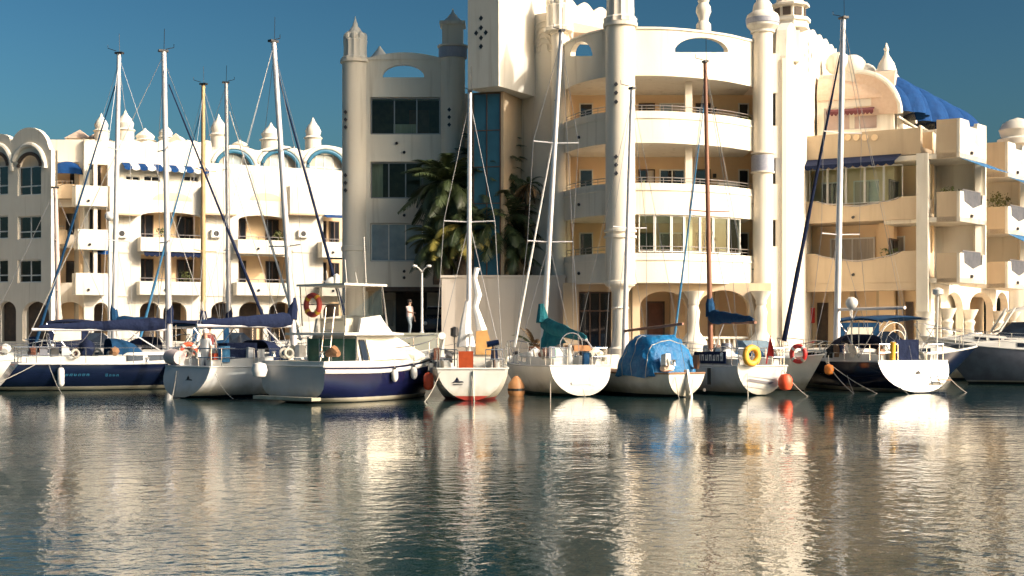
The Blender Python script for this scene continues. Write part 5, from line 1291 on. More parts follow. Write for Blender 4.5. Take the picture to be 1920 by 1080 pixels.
GEARM = [NAVYC, BLUEC, SAILC, TEAK, BLACK, GELO, GREYG, FEND, BEIGEC, STEELB, REDWOOD]
def clutter(b, seed, n=9, t0=.04, t1=.5):
    """loose gear that gives a lived-in deck: winches, coils, bags, jerrycans, rolled towels"""
    rnd = random.Random(seed)
    for k in range(n):
        t = lerp(t0, t1, rnd.random()); sd = rnd.choice((-1, 1)); x = sd * b.hb(t) * rnd.uniform(.45, .92); y = b.L * t; z = b.zs(t) + (.28 if abs(x) > b.hb(t) * .5 and t < .36 else .05)
        kind = k % 5; mt = rnd.choice(GEARM)
        if kind == 0: MB().lathe(x, y, [(.09, z), (.07, z + .05), (.06, z + .12), (.09, z + .17), (.05, z + .19)], 10).build('winch', STEEL, b.root, True)
        elif kind == 1: MB().tube([(x - .25, y, z + .1), (x, y + .1, z + .2), (x + .25, y + .05, z + .1)], [.1, .19, .09], 8).build('gear_bag', mt, b.root, True)
        elif kind == 2: MB().torus((x, y, z + .12), (1, .3 * sd, .2), .14, .05, 14, 6).build('rope_coil', ROPE, b.root, True)
        elif kind == 3: MB().hexa([(x - .12, y - .15, z), (x + .12, y - .15, z), (x + .12, y + .15, z), (x - .12, y + .15, z), (x - .1, y - .13, z + .4), (x + .1, y - .13, z + .4), (x + .1, y + .13, z + .36), (x - .1, y + .13, z + .36)]).build('jerrycan', mt, b.root)
        else:
            xe = sd * b.hb(t) * .95; m = MB(); h_ = b.zs(t) + .62; W = .32; vs = []
            for i in range(6):
                for j in range(4): vs.append((xe + .04 * math.sin(i * 2.1 + j) * (j > 0), y + W * (i / 5 - .5), h_ - .16 * j))
            m.add(vs, [(i * 4 + j, (i + 1) * 4 + j, (i + 1) * 4 + j + 1, i * 4 + j + 1) for i in range(5) for j in range(3)]); m.build('towel', mt, b.root, True)
# ---- 1: navy sloop at far left, stern to the left
b1 = Boat('sailboat', 'navy hulled sailboat at far left with white cabin and navy boom cover', 'sailboat', 28, 732, 64, 10.6, 3.2, 1.0, .72, .75, .5, .25, [NAVY, GELO, GELO, BLACKB], NAVY, GEL)
b1.cabin(.34, .74, .48, .62); b1.cockpit(); b1.hood(.33, BLUEC, .75, .6, 1.2); b1.rails()
b1.rig(.56, (307, 96), ALU, .105, NAVYC, NAVYC, (.38, .68), boomz=1.2)
b1.sidemarks(.14, .25, .55, 1, TEALA, 8, .09); b1.sidemarks(.30, .35, .53, 1, TEALA, 4, .07)
b1.lines([(b1.side(.06, 1), (1.6, -2.2, -.1)), (b1.side(.1, 1), (4.2, 1.2, -.1))])
fender(b1, .14, 1, 'long white fender near the stern of the far-left navy sailboat', h=.75)
fender(b1, .52, 1, 'pinkish white fender amidships on the far-left navy sailboat', h=.85)
for k, (t, mt_) in enumerate(((.28, NAVYC), (.30, NAVYC))): pass
# radar arch / dark canvas bundle aft
m = MB(); m.tube([(-.7, 2.6, b1.zs(.2) + .45), (0, 2.7, b1.zs(.2) + .6), (.7, 2.6, b1.zs(.2) + .4)], [.22, .32, .2], 10); m.build('canvas_bundle', NAVYC, b1.root, True)
# ---- 2: sloop; its rounded transom is greyed in colour for shade
b2 = Boat('sailboat', 'white sailboat with rounded shade-grey transom, fourth mast with thick navy sail cover', 'sailboat', 352, 746, 41, 7.9, 2.75, 1.02, .92, .35, .45, .2, [GEL, GEL, NAVY, BLACKB], GREYG, GEL, stern_p=2.6)
b2.cabin(.38, .76, .42, .6); b2.cockpit(); b2.rails(); b2.hood(.36, NAVYC, .7, .62, .9)
b2.rig(.60, (513, 78), ALU, .095, NAVYC, NAVYC, (.36, .66), boomz=1.3)
b2.logo(.25, .62, .22, NAVY); b2.lines([((-.5, -.1, .9), (-.1, -.6, -.1)), ((1.2, .2, .9), (2.6, -.1, .05))])
m = MB(); m.box(.35, .85, 1.0, 2.3, b2.fb + .28, b2.fb + .85); m.build('locker_cover', NAVYC, b2.root)
m = MB(); m.box(.55, .8, .5, .8, b2.fb + .25, b2.fb + .5); m.build('seat_cushion', REDO, b2.root)
m = MB(); m.tube([(.95, .8, b2.fb + .2), (.95, .8, b2.fb + .75)], .2, 10); m.build('blue_drum', SKYA, b2.root, True)
# ---- 3: sportfisher
b3 = Boat('motorboat', 'indigo hulled fishing cruiser with white canvas-covered cabin and flybridge', 'motorboat', 547, 755, 40, 7.0, 3.1, 1.12, .97, -.05, .9, .55, [INDIGO, GEL, GEL, BLACKB], GREYG, GEL, bow_p=1.3, stern_p=5)
S = b3.root; fb = b3.fb
m = MB(); m.box(-1.42, 1.38, -.4, -.02, .10, .2); m.build('swim_platform', GELO, S)
m = MB()
for sd in (-1, 1): m.tube([b3.side(t_ / 12, sd, b3.zs(t_ / 12) - .16, .02) for t_ in range(12)], .07, 6)
m.build('rubbing_strake', GEL, b3.hull, True)
# cockpit coamings
m = MB()
for sd in (-1, 1): m.box(sd * 1.38 - .1, sd * 1.38 + .1, .02, 2.1, fb - .02, fb + .2)
m.box(-1.27, 1.27, .02, .2, fb - .02, fb + .2); m.build('coaming', GEL, S)
# saloon: aft bulkhead in green glass, sloping canvas sides
y0, y1, y2 = 1.75, 4.3, 5.5; hb_, ht = 1.3, 1.02; zc = fb + 1.02
m = MB(); loft(m, [[(-hb_, y0, fb), (hb_, y0, fb), (ht, y0 + .05, zc), (-ht, y0 + .05, zc)], [(-1.15, y1, fb + .1), (1.15, y1, fb + .1), (.85, y1 - .55, zc), (-.85, y1 - .55, zc)]]); sal = m.build('saloon', GEL, S)
m = MB(); loft(m, [[(-1.15, y1, fb + .1), (1.15, y1, fb + .1), (.85, y1 - .55, zc - .01), (-.85, y1 - .55, zc - .01)], [(-.6, y2, fb + .28), (.6, y2, fb + .28), (.58, y2 - .02, fb + .36), (-.58, y2 - .02, fb + .36)]]); m.build('canvas_screen', BEIGEC, sal)
fs_ = Fr((hb_ + .02, y0 + .3), (1.16 + .02, y1))
m = MB(); m.add([(hb_ * .99 + .02, y0 + .45, fb + .2), (1.17 + .03, y1 - .15, fb + .25), (.9 + .04, y1 - .6, zc - .14), (ht + .06, y0 + .45, zc - .14)], [(0, 1, 2, 3)]); m.build('side_canvas', BEIGEC, sal)
m = MB(); m.add([(hb_ + .03, y0 + .12, fb + .2), (hb_ + .02, y0 + .36, fb + .2), (ht + .09, y0 + .36, zc - .14), (ht + .09, y0 + .12, zc - .14)], [(0, 1, 2, 3)]); m.build('window', GLASSD, sal)
for k in range(4):
    a_ = -1.15 + k * .58; m = MB(); m.box(a_ + .03, a_ + .55, y0 - .05, y0 - .02, fb + .06, zc - .12); m.build('door_pane', GREENP, sal)
m = MB()
for k in range(5): a_ = -1.15 + k * .58; m.box(a_ - .03, a_ + .03, y0 - .06, y0 - .015, fb, zc - .06)
m.build('door_frame', STEEL, sal)
m = MB(); loft(m, [[(-1.42, .95, zc), (1.42, .95, zc), (1.42, .95, zc + .08), (-1.42, .95, zc + .08)], [(-1.38, 3.2, zc), (1.38, 3.2, zc), (1.38, 3.2, zc + .1), (-1.38, 3.2, zc + .1)], [(-.9, 4.15, zc), (.9, 4.15, zc), (.9, 4.15, zc + .06), (-.9, 4.15, zc + .06)]]); m.build('flybridge_deck', GEL, S)
m = MB()
for sd in (-1, 1): m.hexa([(sd * 1.05 - .05, 1.9, zc + .1), (sd * 1.05 + .05, 1.9, zc + .1), (sd * .95 + .05, 3.4, zc + .1), (sd * .95 - .05, 3.4, zc + .1), (sd * 1.05 - .05, 2.0, zc + .55), (sd * 1.05 + .05, 2.0, zc + .55), (sd * .9 + .05, 3.0, zc + .66), (sd * .9 - .05, 3.0, zc + .66)])
m.hexa([(-.95, 3.3, zc + .1), (.95, 3.3, zc + .1), (.75, 3.75, zc + .1), (-.75, 3.75, zc + .1), (-.9, 2.95, zc + .66), (.9, 2.95, zc + .66), (.85, 3.05, zc + .66), (-.85, 3.05, zc + .66)])
fbx = m.build('flybridge', GEL, S)
m = MB(); m.box(-.6, .6, 1.75, 2.1, zc + .1, zc + .55); m.build('seat', BEIGEC, fbx)
zt_ = zc + 1.6
m = MB(); m.box(-1.15, 1.15, 1.2, 3.1, zt_, zt_ + .07); ht_ = m.build('hardtop', GELO, S)
m = MB()
for sd in (-1, 1):
    for ya, yb in ((1.35, 1.3), (2.2, 2.1), (3.25, 2.95)): m.tube([(sd * 1.02, ya, zc + .3), (sd * 1.08, yb, zt_)], .025, 6)
m.tube([(-1.05, 1.3, zc + 1.0), (1.05, 1.3, zc + 1.0)], .02, 6); m.build('frame', STEEL, ht_)
for nm, pts in (('clear_curtain', [(-1.0, 1.28, zc + .45), (1.0, 1.28, zc + .45), (1.05, 1.26, zt_), (-1.05, 1.26, zt_)]), ('clear_curtain', [(1.06, 1.3, zc + .55), (.98, 3.1, zc + .66), (1.08, 2.95, zt_), (1.1, 1.3, zt_)])):
    m = MB(); m.add(pts, [(0, 1, 2, 3)]); m.build(nm, VINYL, ht_)
m = MB()
for x_ in (.35, .75): m.tube([(x_, .9, fb + .2), (x_, 1.15, zc + .9)], .018, 5)
for k in range(5): m.tube([(.35, .95 + .04 * k, fb + .4 + .26 * k), (.75, .95 + .04 * k, fb + .4 + .26 * k)], .015, 5)
m.build('ladder', STEEL, S)
for px_, hh in ((-.9, .55), (.0, .9), (.5, .45), (.9, 1.6)): MB().tube([(px_, 2.4, zt_ + .07), (px_, 2.3, zt_ + hh)], .014, 5).build('antenna', GEL, ht_)
m = MB(); m.lathe(-.3, 2.0, [(.22, zt_ + .08), (.24, zt_ + .16), (.14, zt_ + .28), (.02, zt_ + .32)], 14); m.build('radar_dome', GEL, ht_, True); m = MB(); m.lathe(.35, 1.6, [(.1, zt_ + .08), (.1, zt_ + .34), (.02, zt_ + .4)], 10); m.build('horn', GEL, ht_, True)
m = MB()
for sd in (-1, 1):
    m.tube([(p[0], p[1], p[2] + .55) for p in [b3.side(t_, sd, None, -.08) for t_ in (.45, .6, .75, .88, .97)]], .02, 6)
    for t_ in (.45, .6, .75, .88): x_, y_, z_ = b3.side(t_, sd, None, -.08); m.tube([(x_, y_, z_), (x_, y_, z_ + .55)], .016, 5)
m.build('bow_rail', STEEL, S)
for k, t_ in enumerate((.42, .56, .72, .86)): fender(b3, t_, 1, ('white fender nearest the cabin door of the indigo cruiser', 'second white fender along the indigo cruiser hull', 'third white fender along the indigo cruiser hull', 'white fender nearest the bow of the indigo cruiser')[k], r=.11, h=.42)
p = b3.world((-.35, 1.2, 0)); buoy_ring((p.x, p.y, zc + .98), (-math.sin(R(40)), -math.cos(R(40)), 0), 'red and yellow lifebuoy on the flybridge of the indigo cruiser', mat('buoy_red', (.55, .07, .05), .6, var=.3), YEL, .32, .09)
for sx in (-.9,): MB().lathe(-1.15, -.35, [(.02, fb - .35), (.2, fb - .3), (.26, fb - .1), (.2, fb + .1), (.02, fb + .16)], 14).build('round_fender', FEND, S, True)
# ---- 4: small white yacht, red bottom, seen from astern
b4 = Boat('sailboat', 'small white sailboat seen from astern with red waterline and varnished red board', 'sailboat', 884, 752, -3, 7.6, 2.65, 1.0, .84, -.12, .6, .25, [GELO, GELO, REDB, REDB], GEL, GEL, zks=.0, stern_p=1.7, tb=3)
b4.cabin(.34, .74, .45, .6, GELO); b4.cockpit(.03, .34, False); b4.rails(True, True)
b4.rig(.55, (881, 172), ALU, .075, 'bare', None, (.52,), boomz=1.0)
m = MB(); m.box(-.42, .06, .02, .1, b4.fb - .02, b4.fb + .62); m.build('hatch_board', VARN, b4.root)
m = MB(); m.tube([(.08, .06, -.3), (.06, -.03, .98)], .03, 8); m.build('rudder_stock', STEEL, b4.root)
b4.logo(-.45, .62, .2, NAVY)
m = MB(); m.tube([(.45, 2.9, fb + .3), (.42, 2.9, fb + 1.2), (.2, 2.9, fb + 2.0), (.3, 2.9, fb + 2.4), (.18, 2.9, fb + 3.0), (.26, 2.9, fb + 3.35)], [.28, .18, .10, .13, .08, .1], 8); m.build('hanging_sail', SAILC, b4.root, True)
m = MB(); m.tube([(-.1, 3.9, fb + .6), (-.12, 3.95, fb + 1.3), (-.03, 4.0, fb + 2.2)], [.34, .2, .10], 8); m.build('lowered_sail', SAILC, b4.root, True)
m = MB(); m.hexa([(.2, 2.5, fb + .35), (.85, 2.5, fb + .35), (.85, 3.1, fb + .35), (.2, 3.1, fb + .35), (.22, 2.7, fb + 1.15), (.6, 2.7, fb + 1.2), (.6, 2.9, fb + 1.2), (.22, 2.9, fb + 1.15)]); m.build('folded_windbreak', mat('ochre_canvas', (.45, .25, .08), .8, var=.3), b4.root)
m = MB(); m.tube([(.75, .1, fb - .1), (.72, .12, fb + .75)], .05, 8); m.tube([(.5, .1, fb + .72), (.9, .1, fb + .78)], .10, 8); m.build('outboard_motor', NAVY, b4.root, True)
m = MB(); m.tube([(-.55, .2, fb), (-.55, .2, fb + 1.05)], .025, 6); m.lathe(-.55, .2, [(.03, fb + .95), (.13, fb + 1.0), (.13, fb + 1.25), (.02, fb + 1.3)], 10); m.build('horn_post', BLACK, b4.root)
m = MB(); m.tube([(-.95, 1.3, fb + .3), (-.95, 1.3, fb + .9), (-.95, 1.05, fb + 1.0)], [.1, .1, .13], 10); m.build('cowl_vent', GEL, b4.root, True)
b4.lines([((.0, -.1, .8), (.1, -.8, -.1)), ((-1.0, 0, .95), (-1.6, -.6, -.1))])
m = MB(); m.box(-.9, -.6, 1.1, 1.2, fb + .1, fb + .25); m.build('compass', BLACK, b4.root)
fender(b4, .12, -1, 'red fender at the left side of the white boat with red waterline', REDO, r=.17, h=.6)
# ---- 5: white sloop with open transom, teal sail cover
b5 = Boat('sailboat', 'white sailboat with open stern recess and loose teal sail cover', 'sailboat', 1088, 743, -17, 8.2, 2.6, 1.02, .86, .35, .6, .25, [GELO, GELO, GREENB, GREENB], GEL, GEL)
b5.cabin(.36, .74, .42, .6); b5.cockpit(); b5.rails()
b5.rig(.52, (1053, 58), ALU, .085, None, SAILC, (.36, .66), boomz=1.3, jr=.06, jibtop=.72)
y_ = lambda z: -.35 * (1 - z / b5.fb)
m = MB(); m.hexa([(-.62, y_(.35) - .012, .35), (.55, y_(.35) - .012, .35), (.55, y_(.35) + .1, .35), (-.62, y_(.35) + .1, .35), (-.7, y_(.72) - .012, .72), (.72, y_(.72) - .012, .72), (.72, y_(.72) + .1, .72), (-.7, y_(.72) + .1, .72)]); rc = m.build('stern_recess', GREYG, b5.transom)
m = MB(); m.hexa([(-.4, y_(.42) - .05, .42), (.4, y_(.42) - .05, .42), (.4, y_(.42), .42), (-.4, y_(.42), .42), (-.4, y_(.5) - .06, .50), (.4, y_(.5) - .06, .5), (.4, y_(.5), .5), (-.4, y_(.5), .5)]); m.build('step', GEL, rc)
m = MB(); m.hexa([(.28, y_(.37) - .03, .37), (.52, y_(.37) - .03, .37), (.52, y_(.37), .37), (.28, y_(.37), .37), (.3, y_(.7) - .03, .7), (.68, y_(.7) - .03, .7), (.68, y_(.7), .7), (.3, y_(.7), .7)]); m.build('locker_lid', GEL, rc)
# boom with the teal cover hanging open
bz = b5.mb + Vector((0, 0, 1.35)); e = bz + Vector((.55, -3.4, -.55))
MB().tube([bz, e], .055, 8).build('boom', ALU, b5.root, True)
m = MB(); pts = [bz.lerp(e, i / 8) for i in range(9)]
m.tube([p + Vector((.05 * math.sin(i * 2), 0, .05)) for i, p in enumerate(pts)], [.16, .3, .3, .26, .24, .2, .18, .15, .08], 9, 0, .55)
m.tube([bz + Vector((0, -.05, .1)), bz + Vector((0, .02, .8))], [.26, .14], 8)
sec = []
for i in range(6):
    p = bz.lerp(e, i / 9); q_ = p + Vector((-.1 + .1 * math.sin(i * 3), -.1, -.95 + .12 * i)); m.add([p, p.lerp(q_, .5) + Vector((.1, 0, 0)), q_], []) ; sec.append((p, p.lerp(q_, .5) + Vector((.12 * math.sin(i * 2.2), 0, 0)), q_))
for a_, b_ in zip(sec, sec[1:]):
    for k in range(2): m.add([a_[k], b_[k], b_[k + 1], a_[k + 1]], [(0, 1, 2, 3)])
m.build('sail_cover', TEALC, b5.root, True)
MB().tube([e, (.75, .15, b5.fb + .3)], .03, 6).build('crutch', ALU, b5.root)
m = MB(); m.box(.1, .75, .9, 2.0, b5.fb + .55, b5.fb + .75); m.build('teak_seat', mat('orange_teak', (.45, .20, .07), .6, var=.3), b5.root)
m = MB(); m.box(-.75, .05, 1.2, 1.26, b5.fb + .1, b5.fb + .68); m.build('spray_cloth', SAILC, b5.root)
m = MB(); m.box(-.74, -.5, 1.18, 1.197, b5.fb + .3, b5.fb + .62); m.build('green_mark', GREENF, b5.root)
m = MB(); m.box(.25, .45, .3, .5, b5.fb, b5.fb + .5); m.build('outboard_motor', BLUEC, b5.root)
b5.lines([((-1.0, .3, .95), (-1.3, -.6, -.1)), ((.0, -.25, .3), (.1, -.5, -.1))])
# ---- 6: wooden boat under a blue tarpaulin
b6 = Boat('sailboat', 'old cream wooden boat wrapped in a bright blue tarpaulin', 'sailboat', 1288, 745, -31, 7.2, 2.1, .78, .74, -.15, .5, .35, [GELO, GELO, BLACKB, BLACKB], GELO, TEAK, cap=TEAK, stern_p=1.8)
b6.rig(.52, (1185, 166), ALU, .075, None, None, (.5,), boomz=1.6, jr=.05)
bz = b6.mb + Vector((0, 0, 1.35)); MB().tube([bz, bz + Vector((.1, -3.4, .25))], .05, 8).build('boom', WOODM, b6.root, True)
m = MB(); vs = []; N = 16; M_ = 12; random.seed(11)
for j in range(M_ + 1):
    f = j / M_; yy = lerp(.65, 2.75, f); hw = b6.hb(lerp(.1, .55, f)) + .07; hh = 1.35 * (1 - abs(2 * f - 1) ** 3.5) ** .7 + .1
    for i in range(N + 1):
        a_ = math.pi * i / N; k = 1 + random.uniform(-.05, .05)
        vs.append((-hw * math.copysign(abs(math.cos(a_)) ** .55, math.cos(a_)) * (k if 0 < i < N else 1), yy + random.uniform(-.05, .05), b6.zs(.3) - .12 + hh * math.sin(a_) ** .75 * k if 0 < i < N else b6.zs(.3) - .12 + random.uniform(-.05, .05)))
W = N + 1; m.add(vs, [(j * W + i, (j + 1) * W + i, (j + 1) * W + i + 1, j * W + i + 1) for j in range(M_) for i in range(N)] + [tuple(range(W)), tuple(M_ * W + i for i in range(W - 1, -1, -1))]); tp_ = m.build('tarpaulin', TARP, b6.root, True)
m = MB()
for f in (.2, .5, .8):
    j = int(f * M_); m.tube([Vector(vs[j * W + i]) * 1.0 + Vector((0, 0, .015)) for i in range(W)], .015, 4)
m.build('lashing', ROPE, tp_)
m = MB(); m.hexa([(-.5, 4.6, b6.zs(.7) - .05), (.5, 4.6, b6.zs(.7) - .05), (.35, 5.6, b6.zs(.75) - .05), (-.35, 5.6, b6.zs(.75) - .05), (-.42, 4.6, b6.zs(.7) + .5), (.42, 4.6, b6.zs(.7) + .5), (.3, 5.4, b6.zs(.75) + .42), (-.3, 5.4, b6.zs(.75) + .42)]); cb_ = m.build('cabin', GELO, b6.root)
MB().tube([(-.5, 4.95, b6.zs(.7) + .2), (-.42, 4.95, b6.zs(.7) + .2)], .1, 12).build('porthole', GLASSD, cb_)
m = MB(); m.hexa([(-.04, -.35, -.3), (.04, -.35, -.3), (.04, -.02, -.3), (-.04, -.02, -.3), (-.04, -.05, .95), (.04, -.05, .95), (.04, .12, .95), (-.04, .12, .95)]); m.build('rudder', GEL, b6.root)
m = MB(); m.box(-.65, .65, .1, .6, b6.fb + .02, b6.fb + .06); m.build('stern_seat', VARN, b6.root)
b6.lines([((-.5, 0, .7), (-.6, -.4, -.1)), ((.2, -.1, .7), (-.3, -.5, .1))])
m = MB(); m.tube([(.62, -.14, .25), (.62, -.19, .25)], .06, 10); m.build('exhaust', BLACK, b6.transom)
# ---- 7: grey sloop, brown mast, blue boom cover
b7 = Boat('sailboat', 'grey sailboat with brown mast, blue boom cover and striped stern', 'sailboat', 1430, 742, -19, 7.5, 2.35, 1.0, .84, -.1, .6, .25, [GREYG, GREYG, GREENB, GREENB], GEL, GEL, stern_p=1.9)
b7.cabin(.36, .72, .4, .6); b7.cockpit(.03, .34, False); b7.rails()
b7.rig(.53, (1322, 116), WOODM, .075, BLUEC, SKYA, (.5,), boomz=1.45, jr=.05, jibtop=.9)
for k in range(3):
    m = MB(); z = .35 + .17 * k; y_ = .1 * (1 - z / b7.fb) - .02; m.add([(-.75 + .1 * k, y_, z), (.1 + .2 * k, y_, z - .12), (.28 + .2 * k, y_, z - .06), (-.6 + .1 * k, y_, z + .09)], [(0, 1, 2, 3)]); m.build('stripe', GREYG if k != 1 else STEELB, b7.transom)
# weather cloth with white lettering
a_, c_ = b7.side(.10, -1, None, .0), b7.side(.40, -1, None, .0)
m = MB(); m.hexa([(a_[0] - .02, a_[1], a_[2] + .08), (a_[0] + .02, a_[1], a_[2] + .08), (c_[0] + .02, c_[1], c_[2] + .06), (c_[0] - .02, c_[1], c_[2] + .06), (a_[0] - .02, a_[1], a_[2] + .52), (a_[0] + .02, a_[1], a_[2] + .52), (c_[0] + .02, c_[1], c_[2] + .5), (c_[0] - .02, c_[1], c_[2] + .5)]); wc = m.build('weather_cloth', NAVYC, b7.root)
m = MB()
for k in range(7):
    f = .1 + k * .12; p = Vector(a_).lerp(Vector(c_), f); d_ = (Vector(c_) - Vector(a_)).normalized() * .09; x_ = Vector((-.035, 0, 0))
    for (u0_, v0_, u1_, v1_) in ((-1, .18, -.4, .40), (.4, .18, 1, .40), (-1, .34, 1, .40)) if k % 2 else ((-1, .18, -.4, .4), (-1, .18, 1, .24), (.2, .22, .8, .38)):
        m.add([p + x_ + d_ * u0_ + Vector((0, 0, v0_)), p + x_ + d_ * u1_ + Vector((0, 0, v0_)), p + x_ + d_ * u1_ + Vector((0, 0, v1_)), p + x_ + d_ * u0_ + Vector((0, 0, v1_))], [(0, 1, 2, 3)])
m.build('lettering', GEL, wc)
p = b7.world((-.5, -.12, 0)); buoy_ring((p.x, p.y, b7.fb + .42), (math.sin(R(30)), -math.cos(R(30)), 0), 'yellow lifebuoy on the stern rail of the grey sailboat', YEL, YEL, .28, .11)
m = MB(); m.tube([(.2, .1, fb), (.25, -.1, fb + 1.0)], .02, 6); m.add([(.25, -.1, fb + .95), (.33, -.2, fb + .5), (.38, -.12, fb + .25), (.2, .0, fb + .3)], [(0, 1, 2, 3)]); m.build('flag', REDP, b7.root)
p = b7.world((.72, -.32, 0)); o = thing('mooring_buoy', 'round orange-red buoy hanging at the stern of the grey sailboat', 'buoy', (p.x, p.y, .18), 0, None, True)
MB().lathe(0, 0, [(.03, 0), (.18, .05), (.26, .2), (.25, .42), (.16, .56), (.03, .6)], 16).build('body', REDO, o, True); MB().tube([(0, 0, .58), (0, .1, .95)], .014, 5).build('rope', ROPE, o)
b7.lines([((-.6, 0, .8), (-.9, -.6, -.1)), ((.8, 0, .9), (1.4, -1.0, -.1))])
m = MB(); m.tube([(-b7.hb(.25) - .12, b7.L * .22, b7.fb - .05), (-b7.hb(.25) - .12, b7.L * .22, .35)], .07, 8); m.build('outboard_motor', BLACK, b7.root)
# ---- 8: white motorboat, bow towards us
b8 = Boat('motorboat', 'white motorboat with raked bow pointing out, dark red lifebuoy on its side', 'motorboat', 0, 736, 148, 6.2, 2.2, 1.05, .9, 0, 1.1, .35, [GELO, GELO, GELO, BLACKB], GELO, GEL, bow_p=1.4, at=(8.55, 58.6), stern_p=4)
b8.cabin(.35, .82, .35, .62, GEL, GLASSD, 2, .8)
m = MB(); w0 = b8.fb + .28; loft(m, [[(-.85, 2.1, w0), (.85, 2.1, w0), (.7, 2.0, w0 + .6), (-.7, 2.0, w0 + .6)], [(-.7, 3.1, w0), (.7, 3.1, w0), (.66, 2.3, w0 + .58), (-.66, 2.3, w0 + .58)]]); m.build('windscreen', GLASSP, b8.root)
b8.rails(True, False, 5, .5)
m = MB(); m.lathe(0, .6, [(.3, b8.fb), (.3, b8.fb + .5), (.2, b8.fb + .75)], 12); m.build('engine_cover', STEELB, b8.root, True)
p = b8.world((.66, 5.5, b8.zs(.88) + .12)); buoy_ring((p.x, p.y, p.z), tuple(b8.world((1, .25, 0)) - b8.world((0, 0, 0))), 'dark red lifebuoy with white centre on the motorboat side', REDP, GEL, .30, .085)
p = b8.world((0, b8.L + .25, 0)); o = thing('mooring_buoy', 'small orange buoy hanging off the motorboat bow', 'buoy', (p.x, p.y, .62), 0, None, True)
MB().lathe(0, 0, [(.03, 0), (.14, .05), (.19, .2), (.16, .36), (.03, .42)], 14).build('body', ORANGE, o, True); MB().tube([(0, 0, .4), (0, .1, .75)], .014, 5).build('rope', ROPE, o)
b8.lines([((0, b8.L, 1.2), (.5, b8.L + 2.2, -.1)), ((0, b8.L, 1.2), (-.4, b8.L + 2.6, -.1))])
# ---- 9: big navy sloop at right
b9 = Boat('sailboat', 'large navy sailboat at right with white rounded stern, blue bimini and tall mast', 'sailboat', 1712, 736, -21, 9.2, 3.3, 1.12, .94, .5, .6, .25, [NAVY, GEL, GEL, BLACKB], GEL, GEL, stern_p=2.4)
b9.cabin(.36, .74, .45, .62); b9.cockpit(); b9.rails(); b9.hood(.35, NAVYC, .8, .62, 1.2)
b9.bimini(.03, .30, 1.75, .82, BLUEC)
b9.rig(.54, (1581, 34), ALU, .11, 'bare', NAVYC, (.36, .66), boomz=1.9, jr=.10)
b9.logo(.1, .68, .32, BLACK, n=1); b9.ladder(.75, .3, 1.05); b9.sidemarks(.30, .42, .45, -1, GREYG, 6, .12)
m = MB(); m.box(-.55, .45, .25, .32, b9.fb + .05, b9.fb + .85); m.build('weather_cloth', NAVYC, b9.root)
m = MB(); m.tube([(-.85, .1, b9.fb + .1), (-.85, .05, b9.fb + .75)], .11, 10); m.build('danbuoy', YEL, b9.root, True)
m = MB(); m.box(.62, 1.25, -.62, -.5, .45, .5); m.build('step', TEAK, b9.transom)
m = MB(); m.tube([(1.2, .2, b9.fb), (1.2, .1, b9.fb + 2.5)], .03, 6); m.lathe(1.2, .1, [(.05, b9.fb + 2.5), (.2, b9.fb + 2.55), (.2, b9.fb + 2.72), (.05, b9.fb + 2.8)], 12); m.build('radar_pole', GEL, b9.root, True)
m = MB(); m.tube([(-.9, 2.6, b9.fb + .3), (-.9, 2.6, b9.fb + 2.05)], .03, 6); m.ball((-.9, 2.6, b9.fb + 2.25), .24, 14); m.build('satellite_dome', GEL, b9.root, True)
for a_, b_, c_, d_ in ((-.95, -.1, .42, .95), (.35, 1.15, .35, .98)):      # moulded lockers in the stern
    m = MB(); yy = lambda z: -.5 * (1 - z / b9.fb) - .012
    for q0, q1, r0, r1 in ((a_, b_, c_, c_ + .03), (a_, b_, d_ - .03, d_), (a_, a_ + .03, c_ + .03, d_ - .03), (b_ - .03, b_, c_ + .03, d_ - .03)):
        m.hexa([(q0, yy(r0), r0), (q1, yy(r0), r0), (q1, yy(r0) + .02, r0), (q0, yy(r0) + .02, r0), (q0, yy(r1), r1), (q1, yy(r1), r1), (q1, yy(r1) + .02, r1), (q0, yy(r1) + .02, r1)])
    m.build('locker_outline', GREYG, b9.transom)
m = MB(); m.torus((0, 1.2, b9.fb + .95), (0, 1, .15), .55, .022, 26, 6); m.build('helm_wheel', STEEL, b9.root, True)
b9.lines([((-1.3, .1, 1.0), (-1.2, -1.6, -.1)), ((-1.3, 2.5, 1.0), (-2.2, .5, -.1)), ((1.3, 0, .9), (1.9, -.9, -.1))])
